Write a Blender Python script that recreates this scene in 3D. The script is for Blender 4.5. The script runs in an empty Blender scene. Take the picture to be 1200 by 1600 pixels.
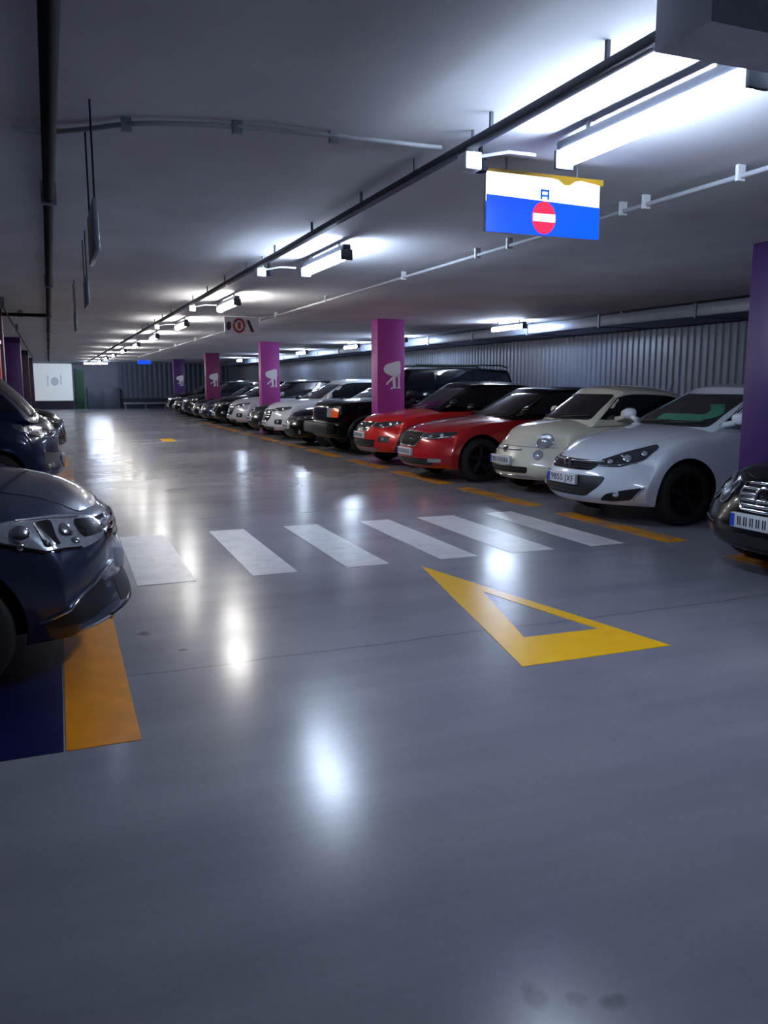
import bpy, bmesh, math, random
from mathutils import Vector, Matrix
from mathutils.bvhtree import BVHTree
PI = math.pi
random.seed(7)
SC = bpy.context.scene
COL = SC.collection

# ------------------------------------------------------------------ helpers
def lin(c):
    return tuple(((x/255.0)/12.92 if x/255.0 <= 0.04045 else ((x/255.0+0.055)/1.055)**2.4) for x in c)

def material(name, rgb, rough=0.5, metal=0.0, coat=0.0, spec=0.5, var=0.12, scale=8.0, emit=0.0, ecol=None, bump=0.0, srgb=True):
    m = bpy.data.materials.new(name); m.use_nodes = True
    nt = m.node_tree; b = nt.nodes['Principled BSDF']
    c = lin(rgb) if srgb else rgb
    tc = nt.nodes.new('ShaderNodeTexCoord')
    nz = nt.nodes.new('ShaderNodeTexNoise'); nz.inputs['Scale'].default_value = scale; nz.inputs['Detail'].default_value = 4
    nt.links.new(tc.outputs['Object'], nz.inputs['Vector'])
    rp = nt.nodes.new('ShaderNodeValToRGB')
    rp.color_ramp.elements[0].position = 0.3; rp.color_ramp.elements[1].position = 0.7
    rp.color_ramp.elements[0].color = (*[x*(1-var) for x in c], 1)
    rp.color_ramp.elements[1].color = (*[min(1, x*(1+var)) for x in c], 1)
    nt.links.new(nz.outputs['Fac'], rp.inputs['Fac'])
    nt.links.new(rp.outputs['Color'], b.inputs['Base Color'])
    b.inputs['Roughness'].default_value = rough
    b.inputs['Metallic'].default_value = metal
    b.inputs['Coat Weight'].default_value = coat
    b.inputs['Coat Roughness'].default_value = 0.04
    b.inputs['Specular IOR Level'].default_value = spec
    if emit:
        b.inputs['Emission Color'].default_value = (*(ecol or c), 1)
        b.inputs['Emission Strength'].default_value = emit
    if bump:
        bp = nt.nodes.new('ShaderNodeBump'); bp.inputs['Strength'].default_value = bump; bp.inputs['Distance'].default_value = 0.01
        nt.links.new(nz.outputs['Fac'], bp.inputs['Height']); nt.links.new(bp.outputs['Normal'], b.inputs['Normal'])
    return m

def link_mesh(name, bm, mats, parent=None, smooth=None, loc=None):
    me = bpy.data.meshes.new(name)
    bmesh.ops.recalc_face_normals(bm, faces=bm.faces[:])
    bm.to_mesh(me); bm.free()
    return link_me(name, me, mats, parent, smooth, loc)

def link_me(name, me, mats, parent=None, smooth=None, loc=None):
    if mats is not None:
        for m in (mats if isinstance(mats, (list, tuple)) else [mats]):
            me.materials.append(m)
    if smooth is not None:
        me.shade_smooth()
        me.set_sharp_from_angle(angle=math.radians(smooth))
    o = bpy.data.objects.new(name, me); COL.objects.link(o)
    if parent: o.parent = parent
    if loc: o.location = loc
    return o

def empty(name, loc=(0, 0, 0), rz=0.0):
    o = bpy.data.objects.new(name, None); COL.objects.link(o)
    o.empty_display_size = 0.2
    o.location = loc; o.rotation_euler = (0, 0, rz)
    return o

def tag(o, label, cat, group=None, kind=None):
    o['label'] = label; o['category'] = cat
    if group: o['group'] = group
    if kind: o['kind'] = kind
    return o

def structure(o, label=None):
    o['kind'] = 'structure'
    if label: o['label'] = label
    return o

def add_box(bm, x0, x1, y0, y1, z0, z1, bev=0.0, mi=0):
    vs = [bm.verts.new((x, y, z)) for x in (x0, x1) for y in (y0, y1) for z in (z0, z1)]
    idx = [(0, 1, 3, 2), (4, 6, 7, 5), (0, 4, 5, 1), (2, 3, 7, 6), (0, 2, 6, 4), (1, 5, 7, 3)]
    fs = [bm.faces.new([vs[i] for i in f]) for f in idx]
    for f in fs: f.material_index = mi
    if bev > 0:
        es = list({e for f in fs for e in f.edges})
        bmesh.ops.bevel(bm, geom=es, offset=bev, segments=2, affect='EDGES', profile=0.5)

def box_obj(name, dims, mat, parent=None, bev=0.0):
    bm = bmesh.new(); add_box(bm, *dims, bev=bev)
    return link_mesh(name, bm, mat, parent, 40 if bev else None)

def add_tube(bm, pts, r, n=8, closed=False, rx=None):
    pts = [Vector(p) for p in pts]
    rings = []
    N = len(pts)
    for i, p in enumerate(pts):
        a = pts[(i-1) % N] if (closed or i > 0) else p
        b = pts[(i+1) % N] if (closed or i < N-1) else p
        t = (b-a).normalized() if (b-a).length > 1e-9 else Vector((1, 0, 0))
        up = Vector((0, 0, 1)) if abs(t.z) < 0.95 else Vector((1, 0, 0))
        s = t.cross(up).normalized(); u = s.cross(t)
        rr = r[i] if isinstance(r, (list, tuple)) else r
        rings.append([bm.verts.new(p + s*math.cos(2*PI*k/n)*rr + u*math.sin(2*PI*k/n)*rr) for k in range(n)])
    for i in range(N if closed else N-1):
        A, B = rings[i], rings[(i+1) % N]
        for k in range(n):
            bm.faces.new((A[k], A[(k+1) % n], B[(k+1) % n], B[k]))
    if not closed:
        bm.faces.new(rings[0][::-1]); bm.faces.new(rings[-1])

def add_lathe(bm, prof, n=32, axis='y', center=(0, 0, 0), mi=0):
    """prof: (radius, offset along axis)."""
    c = Vector(center); rings = []
    for r, h in prof:
        ring = []
        if r < 1e-6:
            p = {'y': Vector((0, h, 0)), 'x': Vector((h, 0, 0)), 'z': Vector((0, 0, h))}[axis]
            ring = [bm.verts.new(c+p)]
        else:
            for k in range(n):
                a = 2*PI*k/n
                p = {'y': Vector((r*math.cos(a), h, r*math.sin(a))), 'x': Vector((h, r*math.cos(a), r*math.sin(a))),
                     'z': Vector((r*math.cos(a), r*math.sin(a), h))}[axis]
                ring.append(bm.verts.new(c+p))
        rings.append(ring)
    for A, B in zip(rings, rings[1:]):
        for k in range(n):
            k2 = (k+1) % n
            if len(A) == 1 and len(B) == 1: continue
            if len(A) == 1: f = bm.faces.new((A[0], B[k], B[k2]))
            elif len(B) == 1: f = bm.faces.new((A[k], A[k2], B[0]))
            else: f = bm.faces.new((A[k], A[k2], B[k2], B[k]))
            f.material_index = mi

def add_prism(bm, poly, frame, depth):
    """poly 2D extruded by depth; frame: function (a,b,h)->xyz"""
    A = [bm.verts.new(frame(a, b, 0)) for a, b in poly]
    B = [bm.verts.new(frame(a, b, depth)) for a, b in poly]
    n = len(poly)
    bm.faces.new(A[::-1]); bm.faces.new(B)
    for i in range(n):
        bm.faces.new((A[i], A[(i+1) % n], B[(i+1) % n], B[i]))

def catmull(pts, n=6, closed=True):
    out = []; N = len(pts)
    for i in range(N if closed else N-1):
        p0 = pts[(i-1) % N] if closed or i > 0 else pts[i]
        p1 = pts[i]; p2 = pts[(i+1) % N]
        p3 = pts[(i+2) % N] if closed or i < N-2 else p2
        for k in range(n):
            t = k/n
            out.append(tuple(0.5*((2*b)+(-a+c)*t+(2*a-5*b+4*c-d)*t*t+(-a+3*b-3*c+d)*t**3) for a, b, c, d in zip(p0, p1, p2, p3)))
    if not closed: out.append(tuple(pts[-1]))
    return out

def rounded(poly, r=0.03, n=4):
    out = []; N = len(poly)
    for i in range(N):
        p = Vector(poly[i]); a = Vector(poly[i-1]); b = Vector(poly[(i+1) % N])
        da = (a-p); db = (b-p)
        ra = min(r, da.length*0.45); rb = min(r, db.length*0.45)
        s = p+da.normalized()*ra; e = p+db.normalized()*rb
        for k in range(n+1):
            t = k/n
            q = s*(1-t)**2+p*2*t*(1-t)+e*t*t
            out.append((q.x, q.y))
    return out

def ell(cx, cy, rx, ry, n=20, rot=0.0):
    return [(cx+rx*math.cos(2*PI*k/n)*math.cos(rot)-ry*math.sin(2*PI*k/n)*math.sin(rot),
             cy+rx*math.cos(2*PI*k/n)*math.sin(rot)+ry*math.sin(2*PI*k/n)*math.cos(rot)) for k in range(n)]

def pchip(pts):
    xs = [p[0] for p in pts]; ys = [p[1] for p in pts]; n = len(xs)
    h = [xs[i+1]-xs[i] for i in range(n-1)]; d = [(ys[i+1]-ys[i])/h[i] for i in range(n-1)]
    m = [0.0]*n
    m[0] = d[0]; m[-1] = d[-1]
    for i in range(1, n-1):
        if d[i-1]*d[i] <= 0: m[i] = 0
        else:
            w1 = 2*h[i]+h[i-1]; w2 = h[i]+2*h[i-1]
            m[i] = (w1+w2)/(w1/d[i-1]+w2/d[i])
    def f(x):
        if x <= xs[0]: return ys[0]
        if x >= xs[-1]: return ys[-1]
        i = 0
        while x > xs[i+1]: i += 1
        t = (x-xs[i])/h[i]
        return ((2*t**3-3*t*t+1)*ys[i]+(t**3-2*t*t+t)*h[i]*m[i]+(-2*t**3+3*t*t)*ys[i+1]+(t**3-t*t)*h[i]*m[i+1])
    return f

# ------------------------------------------------------------------ materials
M = {}
M['glass'] = material('dark_car_glass', (16, 20, 26), rough=0.03, coat=1.0, spec=0.5, var=0.05)
M['chrome'] = material('chrome', (205, 208, 215), rough=0.12, metal=1.0, var=0.04)
M['silver'] = material('silver_trim', (165, 168, 175), rough=0.3, metal=0.8, var=0.05)
M['black_plastic'] = material('black_plastic', (18, 19, 22), rough=0.5, var=0.2, scale=40)
M['gloss_black'] = material('gloss_black', (12, 12, 14), rough=0.12, coat=0.6, var=0.1)
M['tyre'] = material('tyre_rubber', (20, 20, 21), rough=0.75, var=0.25, scale=60, bump=0.2)
M['alloy'] = material('alloy_wheel', (150, 152, 158), rough=0.25, metal=0.9, var=0.06)
M['alloy_dark'] = material('dark_alloy_wheel', (40, 41, 46), rough=0.3, metal=0.7, var=0.1)
M['lamp_shell'] = material('headlight_lens', (70, 76, 86), rough=0.08, metal=0.6, coat=1.0, var=0.25, scale=18)
M['lamp_clear'] = material('clear_lamp', (190, 196, 205), rough=0.12, metal=0.6, coat=1.0, var=0.15, scale=25)
M['amber'] = material('amber_lens', (255, 96, 20), rough=0.25, coat=1.0, var=0.08)
M['plate'] = material('plate_white', (205, 207, 212), rough=0.3, var=0.05)
M['plate_blue'] = material('plate_blue', (30, 70, 190), rough=0.35, var=0.06)
M['plate_ink'] = material('plate_characters', (40, 42, 52), rough=0.5, var=0.1)
M['red_mark'] = material('red_lens', (140, 12, 16), rough=0.2, coat=0.8)
def paint(name, rgb, metal=0.0, rough=0.3, spec=.4, coat=1.0):
    return material(name, rgb, rough=rough, metal=metal, coat=coat, spec=spec, var=0.04, scale=3)
M['p_white'] = paint('white_paint', (214, 220, 232))
M['p_cream'] = paint('cream_white_paint', (222, 218, 200))
M['p_red'] = paint('red_paint', (172, 14, 26), 0.15)
M['p_bright_red'] = paint('bright_red_paint', (196, 22, 26), 0.1)
M['p_black'] = paint('black_paint', (4, 5, 9), 0.0, .22, .12, .26)
M['p_charcoal'] = paint('charcoal_paint', (22, 25, 34), 0.2, .3, .2, .6)
M['p_navy'] = paint('navy_paint', (14, 26, 58), 0.2, .3, .2, .7)
M['p_grey'] = paint('blue_grey_paint', (52, 59, 84), 0.5, 0.3)
M['p_maroon'] = paint('dark_maroon_paint', (34, 12, 20), 0.3)
M['p_pearl'] = paint('pearl_grey_paint', (190, 192, 202), 0.2)
M['green_cloth'] = material('pale_green_cloth', (66, 132, 108), rough=0.8, var=0.1)  # flat colour for the reflection painted on the white hatchback's windscreen

# ------------------------------------------------------------------ car builder
def grid_box(us, vs, ws, fn):
    """surface of a box grid mapped by fn(u,v,w)."""
    bm = bmesh.new(); cache = {}
    nu, nv, nw = len(us), len(vs), len(ws)
    def V(i, j, k):
        key = (i, j, k)
        if key not in cache: cache[key] = bm.verts.new(fn(us[i], vs[j], ws[k]))
        return cache[key]
    def quad(a, b, c, d): bm.faces.new((V(*a), V(*b), V(*c), V(*d)))
    for i in range(nu-1):
        for j in range(nv-1):
            quad((i, j, 0), (i, j+1, 0), (i+1, j+1, 0), (i+1, j, 0))
            quad((i, j, nw-1), (i+1, j, nw-1), (i+1, j+1, nw-1), (i, j+1, nw-1))
        for k in range(nw-1):
            quad((i, 0, k), (i+1, 0, k), (i+1, 0, k+1), (i, 0, k+1))
            quad((i, nv-1, k), (i, nv-1, k+1), (i+1, nv-1, k+1), (i+1, nv-1, k))
    for j in range(nv-1):
        for k in range(nw-1):
            quad((0, j, k), (0, j, k+1), (0, j+1, k+1), (0, j+1, k))
            quad((nu-1, j, k), (nu-1, j+1, k), (nu-1, j+1, k+1), (nu-1, j, k+1))
    bmesh.ops.recalc_face_normals(bm, faces=bm.faces[:])
    return bm

def evaluated(bm, mods, mats=None):
    me = bpy.data.meshes.new('work'); bm.to_mesh(me); bm.free()
    for m in mats or []: me.materials.append(m)
    o = bpy.data.objects.new('work', me); COL.objects.link(o)
    for kind, kw in mods:
        md = o.modifiers.new(kind, kind)
        for k, v in kw.items(): setattr(md, k, v)
    dg = bpy.context.evaluated_depsgraph_get()
    out = bpy.data.meshes.new_from_object(o.evaluated_get(dg))
    bpy.data.objects.remove(o); bpy.data.meshes.remove(me)
    return out

class Car:
    def __init__(s, name, **k):
        d = dict(L=4.4, W=1.8, bot=0.2, hood=[(0, .70), (.1, .77), (.35, .86), (.8, .95), (1.25, 1.02), (1.7, 1.05), (3, 1.06), (4.1, 1.04), (4.4, .9)],
                 crown=.07, nose=[(0, .10), (.2, .02), (.4, 0), (.55, .02), (.75, .07), (.9, .12), (1, .17)], tail=[(0, .08), (.3, 0), (.6, .02), (1, .1)],
                 cf=.40, pf=2.6, df=1.2, cr=.25, wsh=.76, wr=.56, dwb=1.2, dwt=2.05, drt=3.5, drb=4.15,
                 roof=[(1.9, 1.45), (2.4, 1.5), (3.0, 1.49), (3.6, 1.42)], rcrown=.06, vert=[(0, .93), (.2, .975), (.45, 1.0), (.7, .985), (.88, .95), (1, .88)],
                 wb=2.65, wd=.92, wrad=.32, arch=.37, ww=.2, paint='p_white', rim='alloy', sub=2, spokes=5,
                 pillars=[2.35, 3.3], roofpaint=None, cladding=False)
        d.update(k); s.__dict__.update(d)
        s.name = name
        s.T = pchip(s.hood); s.R = pchip(s.roof); s.N = pchip(s.nose); s.Tl = pchip(s.tail); s.Vt = pchip(s.vert)
        s.root = empty('car')
        s.build_body()

    def X(s, d): return s.L/2-d

    def lower(s, u, v, w):
        d0 = u*s.L; L = s.L
        tf = max(0, 1-d0/s.df); tr = max(0, 1-(L-d0)/s.df)
        top = s.T(d0)-s.crown*abs(v)**2.6
        bot = s.bot + (0.03*tf**2) + 0.08*tr**2
        z = bot+(top-bot)*w
        half = s.W/2*s.Vt(w)*(1-.05*tf**2-.06*tr**2)
        y = v*half
        d = d0+(s.N(w)+s.cf*abs(v)**s.pf)*tf**1.6-(s.Tl(w)+s.cr*abs(v)**2.6)*tr**1.6
        return Vector((s.X(d), y, z))

    def upper(s, u, v, w):
        df = s.dwb+(s.dwt-s.dwb)*w-0.05*math.sin(PI*w); dr = s.drb+(s.drt-s.drb)*w+0.05*math.sin(PI*w)
        d = df+(dr-df)*u
        d += .16*abs(v)**2.4*(1-u)**3-.12*abs(v)**2.4*u**3
        half = s.wsh+(s.wr-s.wsh)*w+.03*math.sin(PI*w)
        half *= 1-.06*(1-u)**3*(1-w)-.08*u**3
        zb = s.T(d)-.10
        zt = s.R(d)-s.rcrown*abs(v)**2.6
        return Vector((s.X(d), v*half, zb+(zt-zb)*w))

    def build_body(s):
        L = s.L
        us = [0, .012, .03, .055, .085, .12, .16, .2, .245, .29, .335, .38, .44, .5, .56, .62, .68, .74, .8, .85, .9, .94, .97, .988, 1]
        vs = [-1, -.97, -.9, -.78, -.6, -.4, -.2, 0, .2, .4, .6, .78, .9, .97, 1]
        ws = [0, .05, .14, .26, .38, .5, .62, .74, .84, .92, .975, 1]
        bm = grid_box(us, vs, ws, s.lower)
        cut = bmesh.new()
        for d in (s.wd, s.wd+s.wb):
            for sg in (-1, 1):
                y0, y1 = sg*(s.W/2-.32), sg*(s.W/2+.2)
                add_lathe(cut, [(0, y0), (s.arch, y0), (s.arch, y1), (0, y1)], 40, 'y', (s.X(d), 0, s.wrad+.01))
        bmesh.ops.recalc_face_normals(cut, faces=cut.faces[:])
        cme = bpy.data.meshes.new('cut'); cut.to_mesh(cme); cut.free(); cme.materials.append(M['black_plastic'])
        co = bpy.data.objects.new('cut', cme); COL.objects.link(co)
        low = evaluated(bm, [('SUBSURF', dict(levels=s.sub, render_levels=s.sub)),
                             ('BOOLEAN', dict(operation='DIFFERENCE', object=co, solver='EXACT', material_mode='TRANSFER'))], [M[s.paint]])
        bpy.data.objects.remove(co); bpy.data.meshes.remove(cme)
        us = [0, .015, .05, .1, .17, .25, .35, .45, .55, .65, .75, .83, .9, .95, .985, 1]
        ws = [0, .08, .25, .45, .65, .8, .9, .96, 1]
        bm2 = grid_box(us, vs, ws, s.upper)
        up = evaluated(bm2, [('SUBSURF', dict(levels=s.sub, render_levels=s.sub))], [M[s.roofpaint or s.paint]])
        def bvh_of(me):
            return BVHTree.FromPolygons([v.co.copy() for v in me.vertices], [tuple(p.vertices) for p in me.polygons])
        bm = bmesh.new(); bm.from_mesh(low)
        mats = [m for m in low.materials]
        n0 = len(bm.faces)
        bm.from_mesh(up)
        bm.faces.ensure_lookup_table()
        if s.roofpaint:
            mats.append(M[s.roofpaint])
            for f in bm.faces[n0:]: f.material_index = len(mats)-1
        else:
            for f in bm.faces[n0:]: f.material_index = 0
        me = bpy.data.meshes.new('body'); bm.to_mesh(me); bm.free()
        s.bvh = bvh_of(me); s.bvh_up = bvh_of(up)
        bpy.data.meshes.remove(low); bpy.data.meshes.remove(up)
        s.body = link_me('body', me, mats, s.root, 38)

    # --- projection frames
    def frame(s, kind, ang=0.0):
        L2 = s.L/2
        if kind == 'left': return (lambda a, b: Vector((a, 3, b))), Vector((0, -1, 0))
        if kind == 'right': return (lambda a, b: Vector((a, -3, b))), Vector((0, 1, 0))
        if kind == 'front': return (lambda a, b: Vector((L2+2, a, b))), Vector((-1, 0, 0))
        if kind == 'rear': return (lambda a, b: Vector((-L2-2, a, b))), Vector((1, 0, 0))
        if kind == 'top': return (lambda a, b: Vector((a, b, 4))), Vector((0, 0, -1))
        if kind == 'corner':
            D = Vector((-math.cos(ang), -math.sin(ang), 0)); S = Vector((-math.sin(ang), math.cos(ang), 0))
            C0 = Vector((L2, 0, 0))
            return (lambda a, b: C0+S*a+Vector((0, 0, b))-D*4), D

    def hit(s, o, D, bvh=None):
        h = (bvh or s.bvh).ray_cast(o, D)
        if h[0] is None:
            # nearest surface to the ray's passing region
            best = None
            for t in [x*0.1 for x in range(5, 70)]:
                p = o+D*t; q = (bvh or s.bvh).find_nearest(p)
                if q[0] is not None and (best is None or q[3] < best[2]): best = (q[0], q[1], q[3])
            return best[0], -D
        n = h[1]
        if n.dot(D) > 0: n = -n
        return h[0], n

    def patch(s, name, poly, kind, mat, parent=None, ang=0.0, off=.004, step=.06, skirt=.01, bvh=None, smooth=35):
        fo, D = s.frame(kind, ang)
        bm = bmesh.new()
        vs = [bm.verts.new((a, b, 0)) for a, b in poly]
        try: bm.faces.new(vs)
        except ValueError: pass
        for ax in (0, 1):
            lo = min(p[ax] for p in poly); hi = max(p[ax] for p in poly)
            n = int((hi-lo)/step)
            for i in range(1, n+1):
                c = lo+(hi-lo)*i/(n+1)
                co = Vector((c, 0, 0)) if ax == 0 else Vector((0, c, 0))
                no = Vector((1, 0, 0)) if ax == 0 else Vector((0, 1, 0))
                bmesh.ops.bisect_plane(bm, geom=bm.verts[:]+bm.edges[:]+bm.faces[:], plane_co=co, plane_no=no)
        for f in bm.faces: pass
        info = {}
        for v in bm.verts:
            o = fo(v.co.x, v.co.y)
            p, n = s.hit(o, D, bvh)
            v.co = p+n*off
            info[v] = n
        be = [e for e in bm.edges if len(e.link_faces) == 1]
        r = bmesh.ops.extrude_edge_only(bm, edges=be)
        for v in [g for g in r['geom'] if isinstance(g, bmesh.types.BMVert)]:
            v.co = v.co+D*skirt
        return link_mesh(name, bm, mat, parent or s.root, smooth)

    def line(s, name, pts, kind, mat, r=.004, parent=None, ang=0.0, off=.002, closed=False, n=6, bvh=None, step=.05):
        fo, D = s.frame(kind, ang)
        P = []
        seq = list(pts)+([pts[0]] if closed else [])
        for (a, b), (c, d) in zip(seq, seq[1:]):
            m = max(1, int(math.hypot(c-a, d-b)/step))
            for k in range(m): P.append((a+(c-a)*k/m, b+(d-b)*k/m))
        if not closed: P.append(tuple(seq[-1]))
        Q = []
        for a, b in P:
            p, nn = s.hit(fo(a, b), D, bvh); Q.append(p+nn*off)
        bm = bmesh.new(); add_tube(bm, Q, r, n, closed)
        return link_mesh(name, bm, mat, parent or s.root, 60)

    def ca(s, t, d, y):   # coordinate in the corner frame of a point d behind the nose and y aside
        return math.sin(t)*d+math.cos(t)*y

    def corner_poly(s, pts, side, t=.7):
        P = [(side*s.ca(t, d, y), z) for d, y, z in pts]
        return P, side*t

    def windows(s, lo=.035, hi=.085, wsx=.07, trim=True):
        # windshield and rear window
        zb = s.T(s.dwb)+.005; zt = s.R(s.dwt)-.085
        w0 = s.wsh*.94-.10; w1 = s.wr-.05
        ws_ = s.patch('windshield', rounded([(-w0, zb), (w0, zb), (w1, zt), (-w1, zt)], .06, 4), 'front', M['glass'], bvh=s.bvh_up, off=.005)
        wz = zb+.02
        bm = bmesh.new()
        for y0, y1 in ((-.55, .02), (.0, .5)):
            P = []
            fo, D = s.frame('front')
            for k in range(8):
                t = k/7; y = y0+(y1-y0)*t
                p, nn = s.hit(fo(y, wz+.03*t), D, s.bvh_up); P.append(p+nn*.02)
            add_tube(bm, P, .008, 6)
        link_mesh('wiper', bm, M['black_plastic'], ws_, 60)
        zr = s.T(s.drb)+.02; zrt = s.R(s.drt)-.07
        s.patch('rear_window', rounded([(-w0, zr), (w0, zr), (w1, zrt), (-w1, zrt)], .06, 4), 'rear', M['glass'], bvh=s.bvh_up, off=.005)
        # side windows: from the roof/belt lines
        def fl(z):   # d of the windshield edge at height z on the side
            zb_, zt_ = s.T(s.dwb)-.1, s.R(s.dwt)
            w = (z-zb_)/(zt_-zb_); return s.dwb+(s.dwt-s.dwb)*w+.17
        def rl(z):
            zb_, zt_ = s.T(s.drb)-.1, s.R(s.drt)
            w = (z-zb_)/(zt_-zb_); return s.drb+(s.drt-s.drb)*w-.17
        n = 10
        cr = s.crown*.3
        def bz(d): return s.T(d)-s.crown*.35+lo
        def tz(d): return s.R(d)-s.rcrown-hi+.03
        d0 = fl(bz(s.dwb)); dT = fl(tz(s.dwt+.1))
        d1 = rl(bz(s.drb)); dU = rl(tz(s.drt-.1))
        def outline(a0, aT, b1, bU, g=0.0):
            bot_ = [(a0+(b1-a0)*k/n, bz(a0+(b1-a0)*k/n)) for k in range(n+1)]
            top_ = [(bU+(aT-bU)*k/n, tz(bU+(aT-bU)*k/n)) for k in range(n+1)]
            return bot_+top_
        for kind in ('left', 'right'):
            edges = [(d0, dT)]+[(p, p+.0) for p in s.pillars]+[(d1, dU)]
            if trim:
                pl = outline(d0-.02, dT-.02, d1+.02, dU+.02)
                pl = [(s.X(a), b+(.008 if i > n else -.008)) for i, (a, b) in enumerate(pl)]
                s.patch('window_trim', pl, kind, M['gloss_black'], bvh=s.bvh_up, off=.002, step=.12)
            for i in range(len(edges)-1):
                (a0, aT), (b0, bT) = edges[i], edges[i+1]
                g0 = .0 if i == 0 else .03; g1 = .0 if i == len(edges)-2 else .03
                pl = outline(a0+g0, aT+g0, b0-g1, bT-g1)
                pl = rounded([(s.X(a), b) for a, b in pl], .03, 2)
                s.patch('side_window', pl, kind, M['glass'], bvh=s.bvh_up, off=.006, step=.12)
        s.belt = bz; s.fl = fl

    def doors(s, edges, zlow=.32, handle='body'):
        for kind, sg in (('left', 1), ('right', -1)):
            for a, b in zip(edges, edges[1:]):
                n = 6
                top = [(b+(a-b)*k/n, s.T(b+(a-b)*k/n)-.13) for k in range(n+1)]
                pl = rounded([(s.X(d), z) for d, z in [(a, zlow), (b, zlow)]+top], .05, 3)
                do = s.patch('door', pl, kind, M[s.paint], off=.004, step=.1)
                hx, hz = s.X(b-.16), s.T(b)-.2
                p, nn = s.hit(*[(lambda f: (f[0](hx, hz), f[1]))(s.frame(kind))][0])
                bm = bmesh.new()
                add_tube(bm, [(hx+.09, p.y, hz), (hx+.07, p.y+sg*.03, hz), (hx-.07, p.y+sg*.03, hz), (hx-.09, p.y, hz)], .011, 8)
                link_mesh('door_handle', bm, M[s.paint] if handle == 'body' else M['chrome'], do, 60)

    def bonnet(s, d0=.2, d1=None, w0=.5, w1=.66):
        d1 = d1 or s.dwb-.03
        pl = rounded([(s.X(d0), -w0*.55), (s.X(d0), w0*.55), (s.X(d0+.1), w0), (s.X(d1), w1), (s.X(d1+.05), 0), (s.X(d1), -w1), (s.X(d0+.1), -w0)], .08, 4)
        return s.patch('bonnet', pl, 'top', M[s.paint], off=.004, step=.09)

    def wheels(s):
        r = s.wrad; w = s.ww; src = None
        for d in (s.wd, s.wd+s.wb):
            for sg in (-1, 1):
                yo = sg*(s.W/2-.035)
                c = (s.X(d), yo, r)
                if src and sg in src:
                    a, b = src[sg]
                    t = a.copy(); COL.objects.link(t); t.parent = s.root; t.location = c
                    q = b.copy(); COL.objects.link(q); q.parent = t
                    continue
                bm = bmesh.new()
                ri = r*.68
                add_lathe(bm, [(ri, 0), (ri+.01, sg*.012), (r-.03, sg*.012), (r-.008, -sg*.005), (r, -sg*.03), (r, -sg*(w-.03)), (r-.01, -sg*w), (ri, -sg*w), (ri, 0)], 44, 'y')
                t = link_mesh('wheel', bm, M['tyre'], s.root, 40, c)
                bm = bmesh.new()
                add_lathe(bm, [(ri, -.0), (ri, sg*.008), (ri-.02, sg*.006), (ri-.035, -sg*.07), (0, -sg*.07)], 40, 'y')
                for k in range(s.spokes):
                    for e in ((-.09, .09) if s.spokes <= 5 else (0,)):
                        a = 2*PI*k/s.spokes+PI/2
                        p0 = (math.cos(a+e*2.2)*.04, -sg*.02, math.sin(a+e*2.2)*.04); p1 = (math.cos(a+e)*(ri-.015), sg*.0, math.sin(a+e)*(ri-.015))
                        add_tube(bm, [p0, p1], [.026, .017], 6)
                add_lathe(bm, [(.065, -sg*.06), (.06, -sg*.0), (.03, sg*.012), (0, sg*.012)], 20, 'y')
                q = link_mesh('rim', bm, M[s.rim], t, 40)
                src = src or {}; src[sg] = (t, q)

    def mirrors(s, d=None, z=None, mat=None, big=1.0):
        d = d or s.dwb+.42; z = z or s.belt(d)+.03
        for sg in (-1, 1):
            y = sg*(s.wsh+.14)
            bm = bmesh.new()
            bmesh.ops.create_uvsphere(bm, u_segments=24, v_segments=16, radius=1)
            for v in bm.verts:
                q = v.co
                sq = lambda t: math.copysign(abs(t)**.72, t)
                v.co = Vector((q.x*.075 if q.x > 0 else q.x*.025, sq(q.y)*.105*big, sq(q.z)*.068*big*(1+.15*q.y*sg)))+Vector((s.X(d), y, z+.045))
            add_tube(bm, [(s.X(d)+.05, sg*(s.wsh-.05), z-.03), (s.X(d)+.02, y-sg*.05, z+.0)], [.035, .03], 8)
            o = link_mesh('side_mirror', bm, M[mat or s.paint], s.root, 50)
            bm = bmesh.new()
            add_lathe(bm, [(.0, -.002), (.055, -.002), (.055, .001), (0, .001)], 18, 'x', (s.X(d)-.026, y, z+.045))
            link_mesh('mirror_glass', bm, M['glass'], o, 40)

    def plate(s, z=.46, text=None, y=0.0, blue=False, w=.52, tilt=0.0):
        p, n = s.hit(Vector((s.L/2+2, y, z)), Vector((-1, 0, 0)))
        x = max(s.hit(Vector((s.L/2+2, y+a, z+b)), Vector((-1, 0, 0)))[0].x for a in (-w/2, 0, w/2) for b in (-.05, .05))+.004
        bm = bmesh.new(); add_box(bm, x-.03, x+.012, y-w/2, y+w/2, z-.056, z+.056, .004)
        pl = link_mesh('number_plate', bm, M['plate'], s.root, 40)
        if blue or text is None or True:
            bm = bmesh.new(); add_box(bm, x+.010, x+.0135, y-w/2+.004, y-w/2+.045, z-.05, z+.05)
            link_mesh('country_band', bm, M['plate_blue'], pl)
        bm = bmesh.new()
        if text:
            cu = bpy.data.curves.new('t', 'FONT'); cu.body = text; cu.size = .098; cu.extrude = .001; cu.align_x = 'CENTER'; cu.align_y = 'CENTER'
            to = bpy.data.objects.new('t', cu); COL.objects.link(to)
            me = bpy.data.meshes.new_from_object(to.evaluated_get(bpy.context.evaluated_depsgraph_get()))
            bpy.data.objects.remove(to)
            bm.from_mesh(me); bpy.data.meshes.remove(me)
            wd = max(v.co.x for v in bm.verts)-min(v.co.x for v in bm.verts)
            k = (w-.09)/wd
            for v in bm.verts:
                a, b, c = v.co.x*k, v.co.y, v.co.z
                v.co = Vector((x+.0135+c, y+.02+a, z+b))
        else:   # too blurred to read: indistinct strokes only
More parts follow.
